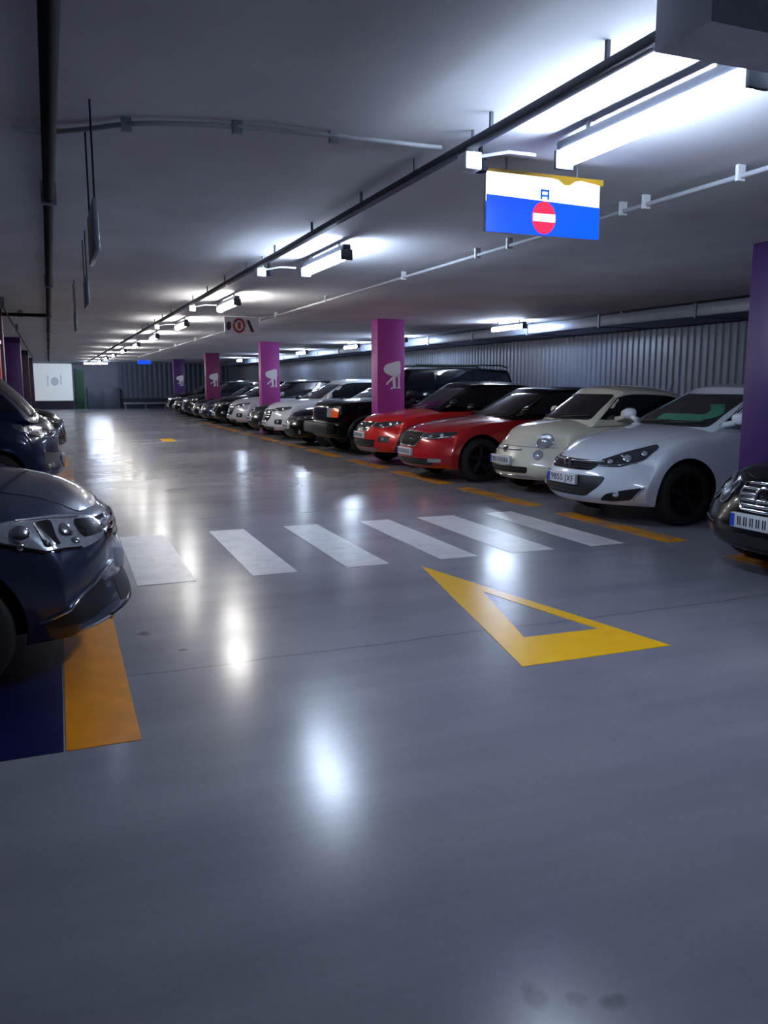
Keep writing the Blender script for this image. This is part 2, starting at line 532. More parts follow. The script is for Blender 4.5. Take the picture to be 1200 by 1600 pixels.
            rr = random.Random(sum(map(ord, s.name)))
            for k in range(7):
                yy = y-w/2+.075+k*(w-.10)/7
                for q in range(2):
                    a = yy+q*.022; h = .034
                    add_box(bm, x+.011, x+.0145, a, a+.011, z-h, z+h)
        link_mesh('plate_characters', bm, M['plate_ink'], pl)
        return x

    def badge(s, z, r=.05, y=0.0, mat='chrome', kind='ring'):
        p, n = s.hit(Vector((s.L/2+2, y, z)), Vector((-1, 0, 0)))
        bm = bmesh.new(); x = p.x+.018
        if kind == 'disc':
            add_lathe(bm, [(0, x-.03), (r, x-.03), (r, x), (r*.8, x+.006), (0, x+.008)], 24, 'x', (0, y, z))
        else:
            add_tube(bm, [(x, y+r*math.cos(2*PI*k/24), z+r*math.sin(2*PI*k/24)) for k in range(24)], r*.14, 8, True)
            add_lathe(bm, [(0, x-.03), (r*.9, x-.03), (r*.9, x-.008), (0, x-.008)], 24, 'x', (0, y, z), 1)
        if kind == 'bolt':
            Z = [(-.95, .05), (-.25, -.22), (-.25, -.02), (.95, -.05), (.25, .22), (.25, .02)]
            add_prism(bm, [(y+a*r*1.25, z+b*r*2.0) for a, b in Z], lambda a, b, h: Vector((x-.006+h, a, b)), .014)
        if kind == 'star':
            for k in range(3):
                a = PI/2+2*PI*k/3
                add_tube(bm, [(x, y, z), (x, y+r*math.cos(a), z+r*math.sin(a))], [r*.13, r*.05], 6)
        if kind == 'diamond':
            pass
        return link_mesh('emblem', bm, [M[mat], M['gloss_black']], s.root, 40)

    def bars(s, parent, zs, w, r=.008, mat='chrome', kind='front', curve=0.0):
        for z in zs:
            ww = w(z) if callable(w) else w
            s.line('grille_bar', [(-ww, z), (0, z-curve), (ww, z)], kind, M[mat], r, parent, off=.008)

    def lights(s, pts, t=.7, mat='lamp_shell', inner=(), name='headlight', drl=None, r=.02, ringmat='chrome', smooth=True):
        for sg in (1, -1):
            P, ang = s.corner_poly(pts, sg, t)
            P = rounded(P, .03, 3) if smooth else P
            h = s.patch(name, P, 'corner', M[mat], ang=ang, off=.005, step=.05)
            for (d, y, z, rad) in inner:
                a = sg*s.ca(t, d, y)
                fo, D = s.frame('corner', ang)
                p, n = s.hit(fo(a, z), D)
                bm = bmesh.new(); bmesh.ops.create_uvsphere(bm, u_segments=18, v_segments=10, radius=rad)
                ax = n
                for v in bm.verts:
                    v.co = (v.co-ax*(v.co.dot(ax)*.8))*.8+p+n*.004
                link_mesh('lamp_reflector', bm, M['lamp_clear'], h, 60)
            if drl:
                s.line('light_strip', [(sg*s.ca(t, d, y), z) for d, y, z in drl], 'corner', M[ringmat], .007, h, ang, off=.008)

    def arch_trim(s, r=.03):
        for kind in ('left', 'right'):
            for d in (s.wd, s.wd+s.wb):
                pts = [(s.X(d)+(s.arch+.02)*math.cos(a), s.wrad+(s.arch+.02)*math.sin(a)) for a in [PI*k/24*1.06-.09 for k in range(25)]]
                s.line('arch_moulding', pts, kind, M['black_plastic'], r, off=-.005)

    def antenna(s, d, h=.18, back=.12, y=0):
        z = s.R(d)
        bm = bmesh.new(); add_tube(bm, [(s.X(d), y, z-.02), (s.X(d+.03), y, z+.02), (s.X(d+back), y, z+h)], [.014, .006, .003], 6)
        return link_mesh('antenna', bm, M['black_plastic'], s.root, 50)

    def place(s, X, Y, right=True):
        s.root.location = ((X+s.L/2) if right else (X-s.L/2), Y, 0)
        s.root.rotation_euler = (0, 0, PI if right else 0)
        return s.root

def copy_tree(o, parent=None):
    c = o.copy(); COL.objects.link(c)
    if parent: c.parent = parent
    for ch in list(o.children): copy_tree(ch, c)
    return c

RG = 'cars parked nose-out along the right side'
LG = 'cars parked nose-out along the left side'
LAMP = 120.0      # tube radiance
EMK = 1.0        # backlit sign radiance factor
EXPO = 0.0
# ------------------------------------------------------------------ cars, right row
def white_hatch():
    c = Car('white hatch', L=4.42, W=1.83, bot=.19, paint='p_white', rim='alloy_dark', spokes=5, wrad=.33, arch=.385, wd=.98, wb=2.68,
            hood=[(0, .72), (.08, .765), (.3, .85), (.7, .94), (1.15, 1.01), (1.6, 1.05), (2.6, 1.07), (3.8, 1.10), (4.2, 1.06), (4.42, .9)],
            nose=[(0, .11), (.15, .03), (.35, 0), (.5, .015), (.7, .05), (.85, .10), (1, .17)], cf=.46, pf=2.4, crown=.085,
            dwb=1.22, dwt=2.15, drt=3.75, drb=4.2, wsh=.77, wr=.57, roof=[(2.0, 1.44), (2.5, 1.505), (3.1, 1.51), (3.8, 1.43)], pillars=[2.45, 3.3])
    c.windows(); c.bonnet(.24, None, .52, .70); c.doors([1.75, 2.75, 3.55]); c.wheels(); c.mirrors()
    # headlights: swept back almond
    c.lights([(.16, .40, .625), (.18, .42, .685), (.34, .60, .775), (.62, .78, .865), (.62, .82, .83), (.46, .78, .70), (.3, .62, .625)], .75, 'lamp_shell',
             [(.24, .52, .68, .042), (.36, .64, .715, .055), (.5, .74, .77, .04)], drl=[(.17, .42, .635), (.3, .60, .64), (.42, .73, .675)])
    g = c.patch('grille', rounded([(-.44, .685), (.44, .685), (.36, .575), (-.36, .575)], .04, 4), 'front', M['gloss_black'])
    c.bars(g, [.60, .625, .65], lambda z: .36+(z-.575)*.6, .004, 'black_plastic')
    c.line('chrome_strip', [(-.43, .672), (0, .662), (.43, .672)], 'front', M['silver'], .009, g, off=.008)
    c.badge(.63, .055, kind='bolt')
    i = c.patch('lower_intake', rounded([(-.54, .525), (.54, .525), (.50, .42), (.34, .30), (-.34, .30), (-.50, .42)], .05, 4), 'front', M['black_plastic'])
    c.bars(i, [.34, .38], .36, .006, 'black_plastic')
    for sg in (1, -1):
        P, a = c.corner_poly([(.14, .50, .27), (.17, .56, .345), (.3, .72, .40), (.44, .83, .43), (.34, .76, .29), (.22, .62, .265)], sg)
        f = c.patch('fog_recess', rounded(P, .03, 3), 'corner', M['black_plastic'], ang=a)
        c.line('chrome_strip', [(sg*c.ca(.7, .455, .835), .435), (sg*c.ca(.7, .36, .78), .30)], 'corner', M['chrome'], .006, f, a, .006)
        p, n = c.hit(c.frame('corner', a)[0](sg*c.ca(.7, .22, .66), .35), c.frame('corner', a)[1])
        bm = bmesh.new(); bmesh.ops.create_uvsphere(bm, u_segments=16, v_segments=10, radius=1)
        for v in bm.verts: v.co = Vector((v.co.x*.02, v.co.y*.06, v.co.z*.035))+p
        link_mesh('fog_lamp', bm, M['lamp_clear'], f, 60)
    c.plate(.475, '9855 JXF')
    # green reflection painted as a patch on the outside of the windscreen glass
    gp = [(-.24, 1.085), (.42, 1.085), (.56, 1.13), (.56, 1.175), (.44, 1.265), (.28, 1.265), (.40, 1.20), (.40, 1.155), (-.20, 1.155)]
    c.patch('dashboard_cloth', rounded(gp, .02, 2), 'front', M['green_cloth'], bvh=c.bvh_up, off=.007)  # painted windscreen reflection, not a cloth
    tag(c.place(5.24, 7.68), 'white hatchback with a lightning-bolt ring emblem, parked beside the nearest purple column', 'car', RG)

def cream_city():
    c = Car('cream city', L=3.57, W=1.63, bot=.19, paint='p_cream', wrad=.295, arch=.34, wd=.80, wb=2.3, rim='alloy', spokes=8,
            hood=[(0, .78), (.05, .84), (.2, .915), (.5, .965), (.8, 1.0), (1.1, 1.03), (2.2, 1.04), (3.2, 1.02), (3.57, .85)], crown=.12,
            nose=[(0, .10), (.15, .02), (.32, .0), (.5, .045), (.75, .11), (.9, .16), (1, .22)], cf=.42, pf=2.2, df=1.0,
            dwb=.88, dwt=1.48, drt=2.75, drb=3.3, wsh=.70, wr=.53, roof=[(1.35, 1.42), (1.8, 1.485), (2.2, 1.475), (2.9, 1.37)], rcrown=.08,
            pillars=[2.1], cr=.3, vert=[(0, .90), (.2, .97), (.45, 1), (.7, .97), (.88, .92), (1, .83)])
    c.windows(trim=True); c.bonnet(.2, None, .44, .60); c.doors([1.22, 2.35]); c.wheels(); c.mirrors(d=1.47, big=1.0)
    for sg in (1, -1):
        for nm, d, y, z, r1, r2 in (('headlight', .27, .57, .735, .10, .095), ('fog_lamp', .2, .575, .56, .06, .055)):
            t = .55; a = sg*c.ca(t, d, y)
            h = c.patch(nm, ell(a, z, r1, r2, 28), 'corner', M['lamp_clear'], ang=sg*t, off=.012, skirt=.02, step=.04)
            c.line('chrome_ring', ell(a, z, r1, r2, 28), 'corner', M['chrome'], .008, h, sg*t, .010, True, step=.5)
            fo, D = c.frame('corner', sg*t); p, n = c.hit(fo(a, z), D)
            bm = bmesh.new(); bmesh.ops.create_uvsphere(bm, u_segments=16, v_segments=10, radius=r1*.5)
            for v in bm.verts: v.co = v.co-n*(v.co.dot(n)*.6)+p+n*.012
            link_mesh('lamp_reflector', bm, M['lamp_clear'], h, 60)
    c.badge(.615, .05, kind='disc')
    for sg in (1, -1):
        c.line('chrome_strip', [(sg*.06, .615), (sg*.30, .62)], 'front', M['silver'], .014, off=.004)
    i = c.patch('lower_intake', rounded([(-.47, .40), (.47, .40), (.45, .315), (-.45, .315)], .03, 3), 'front', M['black_plastic'])
    c.bars(i, [.36], .44, .006, 'black_plastic')
    c.line('bumper_strip', [(-.52, .275), (0, .268), (.52, .275)], 'front', M['chrome'], .012, off=.006)
    c.line('bumper_seam', [(-.62, .655), (0, .67), (.62, .655)], 'front', M['black_plastic'], .004, off=.0)
    c.plate(.475)
    c.antenna(2.85, .17, .13)
    tag(c.place(5.72, 9.88), 'small cream-white round-nosed city car with round headlights, between a red car and a white hatchback', 'car', RG)

def red_saloon():
    c = Car('red saloon', L=4.62, W=1.82, bot=.18, paint='p_red', wrad=.335, arch=.39, wd=.92, wb=2.69, rim='alloy_dark', roofpaint='p_black',
            hood=[(0, .74), (.06, .79), (.25, .85), (.7, .92), (1.2, .98), (1.65, 1.0), (3, 1.02), (4.2, 1.05), (4.62, .9)], crown=.075,
            nose=[(0, .09), (.15, .02), (.35, 0), (.5, .02), (.7, .045), (.9, .08), (1, .13)], cf=.40, pf=2.6,
            dwb=1.28, dwt=2.2, drt=3.7, drb=4.4, wsh=.77, wr=.57, roof=[(2.0, 1.40), (2.5, 1.46), (3.0, 1.465), (3.8, 1.38)], pillars=[2.5, 3.4])
    c.windows(); c.bonnet(.2, None, .5, .7); c.doors([1.75, 2.75, 3.6]); c.wheels(); c.mirrors(mat='p_black')
    c.lights([(.10, .40, .655), (.11, .40, .735), (.3, .62, .765), (.52, .80, .775), (.5, .82, .74), (.34, .70, .675), (.2, .56, .655)], .7, 'lamp_shell',
             [(.2, .52, .70, .04), (.32, .65, .715, .04)], drl=[(.12, .42, .665), (.24, .58, .665), (.42, .76, .70)])
    g = c.patch('grille', rounded([(-.36, .745), (0, .76), (.36, .745), (.35, .62), (.27, .535), (-.27, .535), (-.35, .62)], .03, 3), 'front', M['gloss_black'])
    for k in range(15):
        y = -.315+k*.045
        c.line('grille_bar', [(y, .555 if abs(y) < .27 else .61), (y, .735)], 'front', M['black_plastic'], .006, g, off=.008)
    c.line('chrome_surround', [(-.36, .745), (0, .76), (.36, .745), (.35, .62), (.27, .535), (-.27, .535), (-.35, .62)], 'front', M['chrome'], .011, g, closed=True, off=.006)
    c.badge(.795, .04, kind='disc')
    i = c.patch('lower_intake', rounded([(-.66, .36), (.66, .36), (.60, .26), (-.60, .26)], .03, 3), 'front', M['black_plastic'])
    c.bars(i, [.30, .33], .58, .006, 'black_plastic')
    for sg in (1, -1):
        P, a = c.corner_poly([(.14, .56, .31), (.15, .56, .365), (.32, .74, .365), (.30, .72, .31)], sg)
        c.patch('fog_lamp', rounded(P, .02, 3), 'corner', M['lamp_clear'], ang=a, off=.008)
    c.plate(.45)
    c.antenna(3.85, .16, .1)
    tag(c.place(5.2, 12.0), 'dark red hatchback with black roof and chrome-edged grille, next to the cream city car', 'car', RG)

def red_suv():
    c = Car('red suv', L=4.2, W=1.79, bot=.24, paint='p_bright_red', wrad=.34, arch=.40, wd=.86, wb=2.57, rim='alloy', roofpaint='p_black',
            hood=[(0, .80), (.06, .86), (.25, .93), (.7, .99), (1.1, 1.04), (1.5, 1.07), (3, 1.09), (3.9, 1.1), (4.2, .95)], crown=.09,
            nose=[(0, .10), (.15, .03), (.35, 0), (.5, .02), (.7, .05), (.9, .09), (1, .15)], cf=.42, pf=2.4,
            dwb=1.12, dwt=1.95, drt=3.5, drb=4.0, wsh=.76, wr=.58, roof=[(1.8, 1.48), (2.3, 1.55), (2.9, 1.55), (3.6, 1.47)], pillars=[2.3, 3.15])
    c.windows(); c.bonnet(.2, None, .48, .66); c.doors([1.6, 2.6, 3.4]); c.wheels(); c.mirrors(mat='p_black')
    c.lights([(.13, .40, .715), (.14, .42, .80), (.34, .64, .83), (.52, .78, .84), (.5, .80, .79), (.34, .68, .725), (.22, .54, .71)], .7, 'lamp_shell',
             [(.22, .53, .76, .045), (.34, .66, .78, .04), (.44, .74, .80, .03)], drl=[(.14, .42, .72), (.28, .60, .72), (.44, .75, .77)])
    g = c.patch('grille', rounded([(-.36, .80), (.36, .80), (.28, .65), (-.28, .65)], .04, 3), 'front', M['gloss_black'])
    c.line('chrome_surround', [(-.36, .80), (.36, .80), (.28, .65), (-.28, .65)], 'front', M['chrome'], .009, g, closed=True, off=.006)
    c.bars(g, [.69, .73, .77], .3, .006, 'black_plastic')
    c.badge(.73, .05, kind='disc')
    i = c.patch('lower_intake', rounded([(-.52, .50), (.52, .50), (.46, .36), (-.46, .36)], .04, 3), 'front', M['black_plastic'])
    c.bars(i, [.40, .44], .44, .006, 'black_plastic')
    c.patch('skid_plate', rounded([(-.52, .345), (.52, .345), (.42, .275), (-.42, .275)], .02, 3), 'front', M['silver'], off=.012)
    for sg in (1, -1):
        P, a = c.corner_poly([(.16, .56, .46), (.17, .57, .56), (.34, .74, .57), (.32, .73, .45)], sg)
        f = c.patch('fog_recess', rounded(P, .03, 3), 'corner', M['black_plastic'], ang=a)
        t = .7; fo, D = c.frame('corner', a); p, n = c.hit(fo(sg*c.ca(t, .24, .65), .51), D)
        bm = bmesh.new(); bmesh.ops.create_uvsphere(bm, u_segments=14, v_segments=8, radius=.035)
        for v in bm.verts: v.co = v.co+p
        link_mesh('fog_lamp', bm, M['lamp_clear'], f, 60)
    c.arch_trim(.028)
    c.plate(.57)
    tag(c.place(5.3, 14.4), 'bright red compact SUV with a silver skid plate, in front of the second purple column', 'car', RG)

def boxy_suv():
    c = Car('boxy', L=4.7, W=1.83, bot=.34, paint='p_black', wrad=.37, arch=.43, wd=.86, wb=2.7, rim='alloy', spokes=6,
            hood=[(0, 1.04), (.05, 1.10), (.2, 1.14), (.7, 1.17), (1.3, 1.20), (1.7, 1.2), (4.5, 1.2), (4.7, 1.1)], crown=.05,
            nose=[(0, .06), (.15, .0), (.35, 0), (.45, .05), (.7, .06), (.9, .07), (1, .09)], cf=.16, pf=4, df=.8, cr=.1,
            dwb=1.38, dwt=1.78, drt=4.5, drb=4.62, wsh=.80, wr=.69, roof=[(1.6, 1.78), (2.1, 1.86), (3.2, 1.88), (4.6, 1.84)], rcrown=.05,
            pillars=[2.5, 3.45], vert=[(0, .95), (.2, .99), (.45, 1), (.7, .995), (.88, .98), (1, .94)])
    c.windows(); c.bonnet(.12, None, .62, .72); c.doors([1.75, 2.7, 3.6], .42); c.wheels(); c.mirrors(mat='black_plastic', big=1.25)
    g = c.patch('grille', rounded([(-.42, 1.0), (.42, 1.0), (.42, .80), (-.42, .80)], .02, 2), 'front', M['gloss_black'])
    for k in range(7):
        c.line('grille_bar', [(-.36+k*.12, .82), (-.36+k*.12, .98)], 'front', M['chrome'], .012, g, off=.006)
    for sg in (1, -1):
        h = c.patch('headlight', rounded([(sg*.46, .80), (sg*.46, .99), (sg*.70, .99), (sg*.70, .80)], .02, 2), 'front', M['lamp_clear'], off=.01)
        P, a = c.corner_poly([(.03, .73, .80), (.03, .73, .99), (.16, .88, .99), (.16, .88, .80)], sg)
        c.patch('turn_signal', rounded(P, .03, 3), 'corner', M['amber'], ang=a, off=.012)
        p, n = c.hit(Vector((c.L/2+2, sg*.56, .58)), Vector((-1, 0, 0)))
        bm = bmesh.new(); add_lathe(bm, [(0, p.x-.02), (.07, p.x-.02), (.07, p.x+.02), (.05, p.x+.03), (0, p.x+.03)], 20, 'x', (0, sg*.56, .60))
        link_mesh('fog_lamp', bm, M['lamp_clear'], c.root, 40)
    bm = bmesh.new(); add_box(bm, c.L/2-.12, c.L/2+.07, -.85, .85, .44, .68, .04)
    link_mesh('bumper', bm, M['black_plastic'], c.root, 40)
    c.arch_trim(.045)
    bm = bmesh.new()
    for sg in (-1, 1):
        add_tube(bm, [(c.X(2.0), sg*.60, 1.86), (c.X(2.1), sg*.60, 1.91), (c.X(4.2), sg*.60, 1.92), (c.X(4.4), sg*.60, 1.86)], .018, 8)
    link_mesh('roof_rail', bm, M['black_plastic'], c.root, 50)
    tag(c.place(5.4, 17.25), 'tall boxy black off-roader with an orange turn signal, just behind the second purple column', 'car', RG)

def dark_saloon():
    c = Car('dark saloon', L=4.6, W=1.82, bot=.19, paint='p_black', wrad=.33, arch=.385, wd=.85, wb=2.75, rim='alloy', sub=1,
            hood=[(0, .72), (.06, .78), (.25, .85), (.7, .92), (1.3, .98), (1.7, 1.0), (3, 1.01), (4.2, 1.04), (4.6, .9)], crown=.075,
            dwb=1.38, dwt=2.25, drt=3.4, drb=4.1, wsh=.76, wr=.56, roof=[(2.1, 1.38), (2.6, 1.43), (3.0, 1.43), (3.6, 1.34)], pillars=[2.55, 3.4])
    c.windows(); c.bonnet(.18, None, .5, .7); c.doors([1.8, 2.75, 3.6]); c.wheels(); c.mirrors()
    c.lights([(.10, .36, .62), (.10, .36, .715), (.3, .62, .745), (.48, .79, .755), (.46, .80, .71), (.26, .62, .635)], .7, 'lamp_shell',
             [(.16, .46, .67, .05), (.28, .61, .69, .05)])
    for sg in (1, -1):
        g = c.patch('grille', rounded([(sg*.04, .70), (sg*.27, .70), (sg*.29, .60), (sg*.22, .55), (sg*.05, .55)], .03, 3), 'front', M['gloss_black'])
        c.line('chrome_surround', [(sg*.04, .70), (sg*.27, .70), (sg*.29, .60), (sg*.22, .55), (sg*.05, .55)], 'front', M['chrome'], .009, g, closed=True, off=.006)
        p, n = c.hit(Vector((c.L/2+2, sg*.6, .36)), Vector((-1, 0, 0)))
        bm = bmesh.new(); add_lathe(bm, [(0, -.02), (.05, -.02), (.05, .014), (0, .018)], 18, 'x', (p.x, sg*.6, .36))
        link_mesh('fog_lamp', bm, M['lamp_clear'], c.root, 40)
    c.patch('lower_intake', rounded([(-.45, .42), (.45, .42), (.40, .27), (-.40, .27)], .04, 3), 'front', M['black_plastic'])
    c.badge(.75, .035, kind='disc')
    c.plate(.48)
    return c

def crossover(name, pt, roofpaint=None, L=4.45):
    c = Car(name, L=L, W=1.85, bot=.24, paint=pt, wrad=.35, arch=.41, wd=.9, wb=2.67, rim='alloy', sub=1, roofpaint=roofpaint,
            hood=[(0, .86), (.06, .92), (.25, .99), (.7, 1.05), (1.15, 1.09), (1.6, 1.11), (3, 1.12), (4.1, 1.12), (L, .98)], crown=.09,
            nose=[(0, .10), (.15, .03), (.35, 0), (.5, .015), (.7, .04), (.9, .08), (1, .14)], cf=.40, pf=2.5,
            dwb=1.2, dwt=2.0, drt=3.75, drb=4.25, wsh=.78, wr=.60, roof=[(1.9, 1.56), (2.4, 1.64), (3.0, 1.65), (3.8, 1.57)], pillars=[2.4, 3.3])
    c.windows(); c.bonnet(.2, None, .5, .68); c.doors([1.7, 2.7, 3.5]); c.wheels(); c.mirrors()
    c.lights([(.12, .44, .76), (.12, .45, .85), (.32, .66, .89), (.52, .81, .90), (.5, .83, .85), (.3, .66, .775)], .7, 'lamp_shell',
             [(.2, .54, .81, .045), (.32, .68, .83, .045)], drl=[(.13, .45, .765), (.28, .64, .78), (.46, .8, .85)])
    hexa = [(-.44, .82), (.44, .82), (.36, .56), (.28, .50), (-.28, .50), (-.36, .56)]
    g = c.patch('grille', rounded(hexa, .03, 3), 'front', M['gloss_black'])
    c.line('chrome_surround', hexa, 'front', M['chrome'], .010, g, closed=True, off=.006)
    c.bars(g, [.62, .68, .74], lambda z: .30+(z-.6)*.3, .009, 'chrome')
    c.badge(.77, .05, kind='disc')
    for sg in (1, -1):
        P, a = c.corner_poly([(.16, .54, .44), (.17, .55, .56), (.34, .74, .57), (.32, .73, .43)], sg)
        f = c.patch('fog_recess', rounded(P, .04, 3), 'corner', M['black_plastic'], ang=a)
        fo, D = c.frame('corner', a); p, n = c.hit(fo(sg*c.ca(.7, .24, .64), .50), D)
        bm = bmesh.new(); bmesh.ops.create_uvsphere(bm, u_segments=14, v_segments=8, radius=.04)
        for v in bm.verts: v.co = v.co+p
        link_mesh('fog_lamp', bm, M['lamp_clear'], f, 60)
    c.patch('skid_plate', rounded([(-.50, .36), (.50, .36), (.42, .28), (-.42, .28)], .02, 3), 'front', M['black_plastic'], off=.01)
    c.arch_trim(.03)
    c.plate(.45)
    return c

def black_limo():
    c = Car('limo', L=4.86, W=1.83, bot=.19, paint='p_black', wrad=.335, arch=.39, wd=.86, wb=2.85, rim='alloy',
            hood=[(0, .73), (.05, .79), (.2, .855), (.6, .92), (1.2, .975), (1.7, 1.0), (3, 1.0), (4.2, 1.03), (4.86, .92)], crown=.10,
            nose=[(0, .08), (.15, .02), (.35, 0), (.5, .02), (.7, .05), (.9, .09), (1, .15)], cf=.34, pf=2.6,
            dwb=1.42, dwt=2.3, drt=3.5, drb=4.3, wsh=.76, wr=.56, roof=[(2.1, 1.41), (2.7, 1.46), (3.1, 1.46), (3.7, 1.37)], pillars=[2.65, 3.55])
    c.windows(); c.bonnet(.2, None, .42, .7); c.doors([1.85, 2.85, 3.75]); c.wheels(); c.mirrors()
    t = .5
    for sg in (1, -1):
        for d, y, z, r1, r2 in ((.30, .69, .665, .115, .105), (.15, .48, .645, .09, .085)):
            a = sg*c.ca(t, d, y)
            h = c.patch('headlight', ell(a, z, r1, r2, 28, sg*.2), 'corner', M['lamp_shell'], ang=sg*t, off=.012, skirt=.02, step=.04)
            c.line('chrome_ring', ell(a, z, r1, r2, 28, sg*.2), 'corner', M['silver'], .006, h, sg*t, .010, True, step=.5)
            fo, D = c.frame('corner', sg*t); p, n = c.hit(fo(a, z), D)
            bm = bmesh.new(); bmesh.ops.create_uvsphere(bm, u_segments=16, v_segments=10, radius=r1*.55)
            for v in bm.verts: v.co = v.co-n*(v.co.dot(n)*.6)+p+n*.012
            link_mesh('lamp_reflector', bm, M['lamp_clear'], h, 60)
        P, a = c.corner_poly([(.12, .52, .30), (.12, .52, .37), (.3, .74, .38), (.28, .73, .30)], sg)
        c.patch('fog_recess', rounded(P, .03, 3), 'corner', M['gloss_black'], ang=a)
        c.line('chrome_strip', [(sg*c.ca(.7, .13, .53), .40), (sg*c.ca(.7, .34, .78), .415)], 'corner', M['chrome'], .006, None, a, .006)
    gp = [(-.30, .735), (0, .75), (.30, .735), (.26, .60), (.2, .545), (-.2, .545), (-.26, .60)]
    g = c.patch('grille', rounded(gp, .04, 3), 'front', M['gloss_black'])
    c.bars(g, [.58, .62, .66, .70], lambda z: .20+(z-.545)*.5, .012, 'chrome')
    c.line('chrome_surround', gp, 'front', M['chrome'], .011, g, closed=True, off=.006)
    c.badge(.645, .085, kind='star')
    c.patch('lower_intake', rounded([(-.5, .36), (.5, .36), (.45, .27), (-.45, .27)], .03, 3), 'front', M['black_plastic'])
    c.plate(.465)
    tag(c.place(4.86, 4.56), 'black saloon with twin oval headlights at the right edge, nearest of its row', 'car', RG)

white_hatch(); cream_city(); red_saloon(); red_suv(); boxy_suv(); black_limo()

ds = dark_saloon()
tag(ds.place(5.35, 19.7), 'black saloon with a twin-kidney grille, between the boxy off-roader and a white crossover', 'car', RG)
wx = crossover('white crossover', 'p_white')
tag(wx.place(5.4, 22.1), 'white crossover with chrome grille frame, in front of the third purple column', 'car', RG)
px = crossover('pearl crossover', 'p_pearl', 'p_black', 4.4)
tag(px.place(5.45, 27.2), 'pale grey crossover with black roof, just beyond the third purple column', 'car', RG)

def recolour(root, frm, to):
    for o in [root]+list(root.children_recursive):
        if o.type == 'MESH' and any(s.material == M[frm] for s in o.material_slots):
            me = o.data.copy(); o.data = me
            for i, mm in enumerate(me.materials):
                if mm == M[frm]: me.materials[i] = M[to]

def again(src, X, Y, L, label, frm=None, to=None):
    r = copy_tree(src.root)
    r.location = (X+L/2, Y, 0)
    if frm: recolour(r, frm, to)
    tag(r, label, 'car', RG)
    return r
again(ds, 5.5, 24.45, 4.6, 'charcoal saloon squeezed between the white crossover and the third purple column', 'p_black', 'p_charcoal')
again(wx, 5.4, 29.7, 4.45, 'black crossover just beyond the pale grey crossover', 'p_white', 'p_black')
again(ds, 5.35, 32.1, 4.6, 'dark navy saloon, second car before the fourth purple column', 'p_black', 'p_navy')
again(ds, 5.4, 34.3, 4.6, 'black saloon with bright headlights, next to the fourth purple column')
again(wx, 5.4, 37.1, 4.45, 'charcoal crossover, first car beyond the fourth purple column', 'p_white', 'p_charcoal')
again(ds, 5.35, 39.6, 4.6, 'dark saloon, last but one of the far end of the right row')
again(wx, 5.4, 42.0, 4.45, 'black crossover, farthest car of the right row before the end wall', 'p_white', 'p_black')

